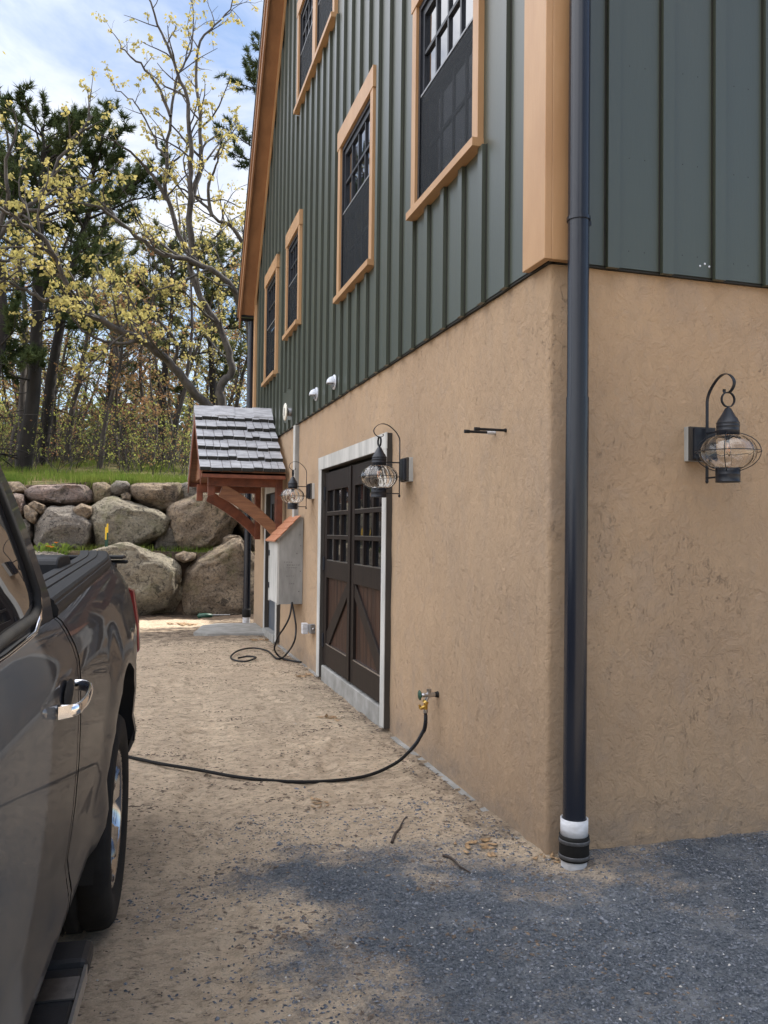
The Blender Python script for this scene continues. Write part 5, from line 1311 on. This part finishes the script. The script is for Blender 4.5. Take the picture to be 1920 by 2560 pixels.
def PT(lst, Y, dy=0):
    o = []
    for i, (a, b_) in enumerate(lst): o.append(onY(a, b_, Y + dy * i / max(1, len(lst) - 1)))
    return o
def mk_tree(name, label, cat, group, bark, foliage, trunk, crown, base):
    o = thing(name, label, cat, base, group); build('trunk', trunk, bark, o)
    if crown is not None: build('crown', crown, foliage, o)
    return o
def traced(label, limbs, seed, Y, foliage, dens=1.6, level=2, keep=.7, size=.065, n_=6, sprd=.07, lenk=.28, bark='bark_oak', group='oaks above the retaining wall', base=None):
    r_ = random.Random(seed); mb = MB(); tips = []
    for lst, r0, r1, dy in limbs:
        pts = smooth(PT(lst, Y, dy), 3)
        for i in range(1, len(pts) - 1): pts[i] += Vector((r_.uniform(-.03, .03), r_.uniform(-.05, .05), r_.uniform(-.03, .03)))
        k = len(pts); mb.tube(pts, [r0 + (r1 - r0) * (i / (k - 1)) ** .8 for i in range(k)], 8, False)
        sprout(mb, pts, r0, r1, level, r_, tips, dens, (30, 70), lenk, .25, .4, .25, .22 if r0 > .07 else .05, min(8, sum((pts[i + 1] - pts[i]).length for i in range(k - 1))))
    bs = PT([limbs[0][0][0]], Y)[0]; bs.z = H(bs.x, bs.y)
    return mk_tree('oak_tree', label, 'tree', group, bark, foliage, mb, leaves(tips, r_, size, n_, sprd, keep), bs)
OAK1 = [
 ([(566, 1060), (561, 1023), (550, 985), (560, 955), (578, 930), (572, 880), (548, 821), (510, 762), (485, 702), (473, 648), (447, 584), (418, 500), (413, 477), (416, 430), (418, 380), (426, 295), (443, 202), (456, 169), (478, 118), (485, 63), (477, -40)], .125, .012, .5),
 ([(480, 660), (485, 627), (473, 563), (475, 500), (477, 430), (477, 359), (470, 262), (452, 200), (425, 130), (405, 80), (376, 10), (372, -20)], .10, .015, -.8),
 ([(480, 500), (495, 440), (506, 401), (500, 350), (502, 295), (489, 190), (500, 105), (540, 60), (575, 20), (590, -40)], .075, .012, .8),
 ([(418, 500), (400, 465), (372, 425), (350, 400), (310, 370), (280, 350), (240, 330)], .06, .01, -.6),
 ([(426, 290), (400, 230), (375, 185), (340, 150), (310, 130), (296, 100), (275, 78)], .045, .008, .5),
 ([(535, 400), (560, 360), (585, 330), (590, 295)], .03, .008, -.3), ([(505, 410), (540, 370), (560, 345), (590, 300)], .03, .008, .8),
 ([(418, 395), (395, 370), (385, 340), (350, 280), (330, 250), (290, 225), (275, 195)], .035, .008, .3),
]
traced('tall bare limbed oak with yellow spring leaves left of the roof', OAK1, 3, 21, 'leaf_yellow', 2.3, 2, .66, .080, 6, .035, .26)
OAK2 = [
 ([(629, 1060), (629, 1023), (634, 922), (624, 821), (603, 770), (582, 719), (548, 686), (485, 652), (422, 641), (380, 622), (321, 576), (287, 542), (240, 515), (190, 500), (130, 460)], .125, .014, -1.5),
 ([(624, 830), (640, 760), (660, 700), (640, 640), (603, 600), (572, 560), (544, 553), (506, 508), (485, 489), (447, 468), (430, 440)], .10, .014, 1.2),
 ([(485, 489), (525, 505), (560, 500), (600, 520)], .03, .01, .6), ([(530, 540), (520, 480), (535, 430), (545, 390), (560, 360)], .05, .01, -.5)]
traced('oak trunk standing against the corner of the house, limbs reaching left', OAK2, 5, 20.5, 'leaf_yellow', 2.2, 2, .66, .080, 6, .035, .26)
OAK3 = [
 ([(540, 1075), (519, 1019), (477, 968), (435, 918), (392, 880), (350, 850), (295, 825), (236, 791), (181, 753), (160, 698), (139, 639), (105, 593), (55, 555), (0, 521), (-60, 480)], .125, .022, -2.5),
 ([(345, 852), (310, 857), (262, 854), (225, 835), (202, 820), (180, 790), (140, 775), (80, 780)], .05, .01, -.8),
 ([(181, 753), (140, 745), (110, 749), (76, 732), (40, 715), (0, 702), (-60, 690)], .07, .02, -.6),
 ([(435, 918), (440, 860), (400, 800), (380, 740), (350, 700), (335, 650)], .05, .01, -1),
 ([(300, 826), (330, 780), (320, 730), (345, 690)], .035, .008, .6), ([(236, 791), (230, 740), (250, 700), (240, 650)], .035, .008, .8)]
traced('leaning oak arching left low over the terrace, dense yellow leaves', OAK3, 8, 20, 'leaf_yellow', 2.7, 2, .9, .085, 7, .045, .30)
OAK4 = [([(-120, 1120), (-100, 900), (-70, 760), (-30, 640), (20, 560), (70, 520), (110, 470), (150, 400), (200, 330), (230, 290)], .12, .02, .5),
        ([(-40, 650), (0, 560), (20, 480), (15, 400), (40, 330), (30, 270)], .07, .015, -.6), ([(60, 525), (110, 520), (150, 500), (200, 470), (260, 440), (300, 400)], .05, .01, .5)]
traced('oak at the left edge with yellow leaf clusters in front of the pines', OAK4, 11, 19, 'leaf_yellow', 2.1, 2, .6, .085, 6, .045, .24)

def pine(base, h, r0, lean, seed, label, crown0=.3, spread=.30, dens=5.5, mat='needle', keep=1.0, nn=20, L=.19, width=.015, group='pitch pines above the terrace', trace=None, name='pine_tree'):
    r_ = random.Random(seed); mb = MB(); tips = []
    if trace: trace[0].z -= .6; pts = smooth(trace, 4); h = pts[-1].z - pts[0].z
    else:
        pts = [Vector(base)]; d = Vector((lean[0], lean[1], 1)).normalized()
        for k in range(12): d = (d + perp(d, r_) * .07 + Vector((0, 0, .03))).normalized(); pts.append(pts[-1] + d * h / 12)
    k = len(pts); mb.tube(pts, [r0 * (1 - .88 * i / (k - 1)) for i in range(k)], 9, False)
    n_ = int(h * dens * (1 - crown0))
    for q in range(n_):
        t_ = crown0 + (1 - crown0) * (q + r_.random()) / n_; f_ = min(t_ * (k - 1), k - 1.001); i = int(f_); p = pts[i].lerp(pts[i + 1], f_ - i)
        u_ = (t_ - crown0) / (1 - crown0); L_ = h * spread * (min(1, .45 + 1.6 * u_) * (1 - u_ ** 2.6) ** .55 * .95 + .08) * r_.uniform(.55, 1.15)
        a = r_.random() * 6.28; d = Vector((math.cos(a), math.sin(a), -.15 + .75 * u_ + r_.uniform(-.15, .25))).normalized(); rr = .012 + L_ * .011
        b_ = limb(mb, p, d, L_, rr, rr * .3, r_, .35, .25, 6, 5)
        sprout(mb, b_, rr, rr * .3, 1 if L_ < .8 else 2, r_, tips, 4.3, (25, 65), .34, .35, .3, .18, .22)
    # dead lower stubs
    for q in range(int(h * 1.2)):
        t_ = .08 + crown0 * r_.random(); f_ = t_ * (k - 1); i = int(f_); p = pts[i].lerp(pts[i + 1], f_ - i); a = r_.random() * 6.28; L_ = r_.uniform(.4, 1.8); b_ = limb(mb, p, Vector((math.cos(a), math.sin(a), r_.uniform(-.2, .3))).normalized(), L_, .02, .006, r_, .4, 0, 5, 4)
        sprout(mb, b_, .01, .004, 1, r_, [], 2.5, (30, 70), .3, .1, .4, .12)
    return mk_tree(name, label, 'tree', group, 'bark_pine', mat, mb, needles(tips, r_, L, nn, width, keep), pts[0])
def tr(lst, Y): return PT(lst, Y)
pine(None, 0, .24, (0, 0), 21, 'big dark pitch pine at left, trunk leaning up from the terrace', .30, .30, 5.8, trace=tr([(60, 1160), (63, 1133), (84, 977), (93, 770), (98, 560), (105, 440), (110, 370), (104, 320)], 24))
pine(None, 0, .18, (0, 0), 22, 'pitch pine behind the leaning oak with crown against the clouds', .42, .28, 5.6, trace=tr([(100, 1150), (127, 956), (150, 820), (190, 640), (225, 520), (232, 450), (240, 400)], 26))
pine(None, 0, .22, (0, 0), 23, 'pitch pine at the far left edge of the wood', .22, .27, 4.6, trace=tr([(-60, 1160), (-20, 950), (5, 800), (-10, 620), (-25, 500), (-50, 440)], 23))
pine(None, 0, .17, (0, 0), 24, 'pine rising behind the house roof edge', .35, .17, 3, trace=tr([(765, 1150), (750, 800), (735, 500), (715, 250), (700, 120)], 27))
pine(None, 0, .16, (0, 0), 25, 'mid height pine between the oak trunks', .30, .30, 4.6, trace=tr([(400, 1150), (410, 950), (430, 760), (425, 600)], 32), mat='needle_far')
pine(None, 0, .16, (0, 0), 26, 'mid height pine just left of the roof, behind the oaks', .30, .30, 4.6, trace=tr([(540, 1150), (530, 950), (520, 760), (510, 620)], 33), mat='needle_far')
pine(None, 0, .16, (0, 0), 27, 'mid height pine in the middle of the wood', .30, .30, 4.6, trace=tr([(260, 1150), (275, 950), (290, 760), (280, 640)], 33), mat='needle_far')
pine(None, 0, .2, (0, 0), 28, 'pine outside the left edge, seen in the window reflections', .25, .28, 4.2, trace=tr([(-420, 1160), (-400, 900), (-420, 600), (-400, 330)], 22))
src = [o for o in COL.objects if o.name.startswith('pine_tree') and o.parent is None and '.' not in o.name][0]
for (x, y, sc_, rz) in ((-13, -9, .85, .5), (-7, -13, 1, 2.1), (-1, -15, .8, 3.3), (5, -13, .95, 4.0), (11, -14, .9, 5.1), (-17, -2, .9, 1.2), (-18, 6, .8, 2.9), (17, -12, .9, .2), (-10, -16, 1.1, 4.4), (2, -18, 1.1, 1.9)):  # unseen pines added to block low sky light and darken reflections
    c = copy_tree(src); c.location = (x, y, 0); c.rotation_euler = (0, 0, rz); c.scale = (sc_,) * 3; c['label'] = 'unseen pine added behind the photographer or past the truck to cut low sky light'; c['group'] = 'unseen pines added to cut low sky light'
# woodland behind: prototypes copied
def sapling(seed, h, leafm, label, keep, pinel=False):
    r_ = random.Random(seed); mb = MB(); tips = []; pts = [Vector((0, 0, -.4))]; d = Vector((r_.uniform(-.15, .15), r_.uniform(-.1, .1), 1)).normalized()
    for k in range(9): d = (d + perp(d, r_) * .14 + Vector((0, 0, .05))).normalized(); pts.append(pts[-1] + d * h / 9)
    r0 = .045 + h * .006; mb.tube(pts, [r0 * (1 - .8 * i / 9) for i in range(10)], 7, False)
    n_ = int(h * 2.4)
    for q in range(n_):
        t_ = .2 + .8 * (q + r_.random()) / n_; f_ = min(t_ * 9, 8.99); i = int(f_); p = pts[i].lerp(pts[i + 1], f_ - i); a = r_.random() * 6.28; L_ = h * .2 * r_.uniform(.5, 1.3)
        b_ = limb(mb, p, Vector((math.cos(a), math.sin(a), .45)).normalized(), L_, .022, .006, r_, .4, .2, 5, 4); sprout(mb, b_, .014, .004, 1, r_, tips, 3.4, (30, 65), .35, .25, .35, .2, .2)
    o = thing('woodland_tree', label, 'tree', (0, 0, 0), 'slim trees in the wood behind the terrace'); build('trunk', mb, 'bark_thin', o, local=True)
    cr = needles(tips, r_, .2, 8, .016, keep) if pinel else leaves(tips, r_, .10, 5, .11, keep); build('crown', cr, leafm, o, local=True); return o
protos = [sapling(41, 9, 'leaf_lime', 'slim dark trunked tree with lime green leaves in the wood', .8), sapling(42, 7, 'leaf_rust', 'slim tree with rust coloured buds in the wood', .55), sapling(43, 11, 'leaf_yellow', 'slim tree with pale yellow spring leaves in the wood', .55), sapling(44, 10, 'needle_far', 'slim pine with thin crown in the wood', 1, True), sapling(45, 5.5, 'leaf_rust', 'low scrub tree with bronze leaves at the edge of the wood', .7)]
r_ = random.Random(99); used = set()
for k in range(74):
    pi = r_.choice([0, 1, 1, 2, 3, 3, 4, 4]); Y = r_.uniform(24.5, 46); xpx = r_.uniform(-260, 720); x = onY(xpx, 1150, Y).x
    o = protos[pi] if pi not in used else copy_tree(protos[pi]); used.add(pi); s_ = r_.uniform(.75, 1.15)
    o.location = (x, Y, H(x, Y)); o.rotation_euler = (0, 0, r_.random() * 6.28); o.scale = (s_, s_, s_)
# undergrowth: thin brush and buds along the wood edge
mb = MB(); tips = []
for k in range(620):
    Y = r_.uniform(23.5, 34); x = onY(r_.uniform(-150, 700), 1150, Y).x; p = Vector((x, Y, H(x, Y)))
    a = r_.random() * 6.28; q_ = limb(mb, p, Vector((math.cos(a) * .6, math.sin(a) * .6, 1)).normalized(), r_.uniform(.5, 2.2), .012, .005, r_, .5, .1, 4, 3); sprout(mb, q_, .008, .004, 1, r_, tips, 3.5, (30, 80), .5, .2, .4, .2, .1)
tag(build('undergrowth_stems', mb, 'bark_thin'), 'tangled brush and dead stems along the edge of the wood', 'brush', None, 'stuff')
h_ = len(tips) // 2; r_.shuffle(tips)
tag(build('undergrowth_leaves', leaves(tips[:h_], r_, .065, 3, .09, .6), 'leaf_lime'), 'small fresh green leaves on the brush at the wood edge', 'brush', None, 'stuff')
tag(build('undergrowth_buds', leaves(tips[h_:], r_, .06, 3, .09, .25), 'leaf_rust'), 'rust coloured leaves on the brush at the wood edge', 'brush', None, 'stuff')
# distant wood closing the view below the sky
mb = MB(); far = MB()
for k in range(260):
    Y = r_.uniform(48, 75); x = onY(r_.uniform(-500, 800), 1150, Y).x; z = H(x, Y); hh = r_.uniform(4, 8.5); mb.tube([(x, Y, z), (x + r_.uniform(-.5, .5), Y, z + hh)], [.12, .03], 4, False)
    for q in range(130):
        u_ = r_.random(); rad_ = 1.7 * math.sin(math.pi * (.15 + .8 * u_)); a = r_.random() * 6.28; c = Vector((x + rad_ * math.cos(a) * r_.random(), Y + rad_ * math.sin(a) * r_.random(), z + hh * (.2 + .8 * u_))); d = Vector((r_.uniform(-1, 1), r_.uniform(-1, 1), r_.uniform(-1, 1))).normalized(); b_ = perp(d, r_)
        far.add([c, c + d * .32 + b_ * .14, c + d * .5, c + d * .3 - b_ * .16], [(0, 1, 2, 3)])
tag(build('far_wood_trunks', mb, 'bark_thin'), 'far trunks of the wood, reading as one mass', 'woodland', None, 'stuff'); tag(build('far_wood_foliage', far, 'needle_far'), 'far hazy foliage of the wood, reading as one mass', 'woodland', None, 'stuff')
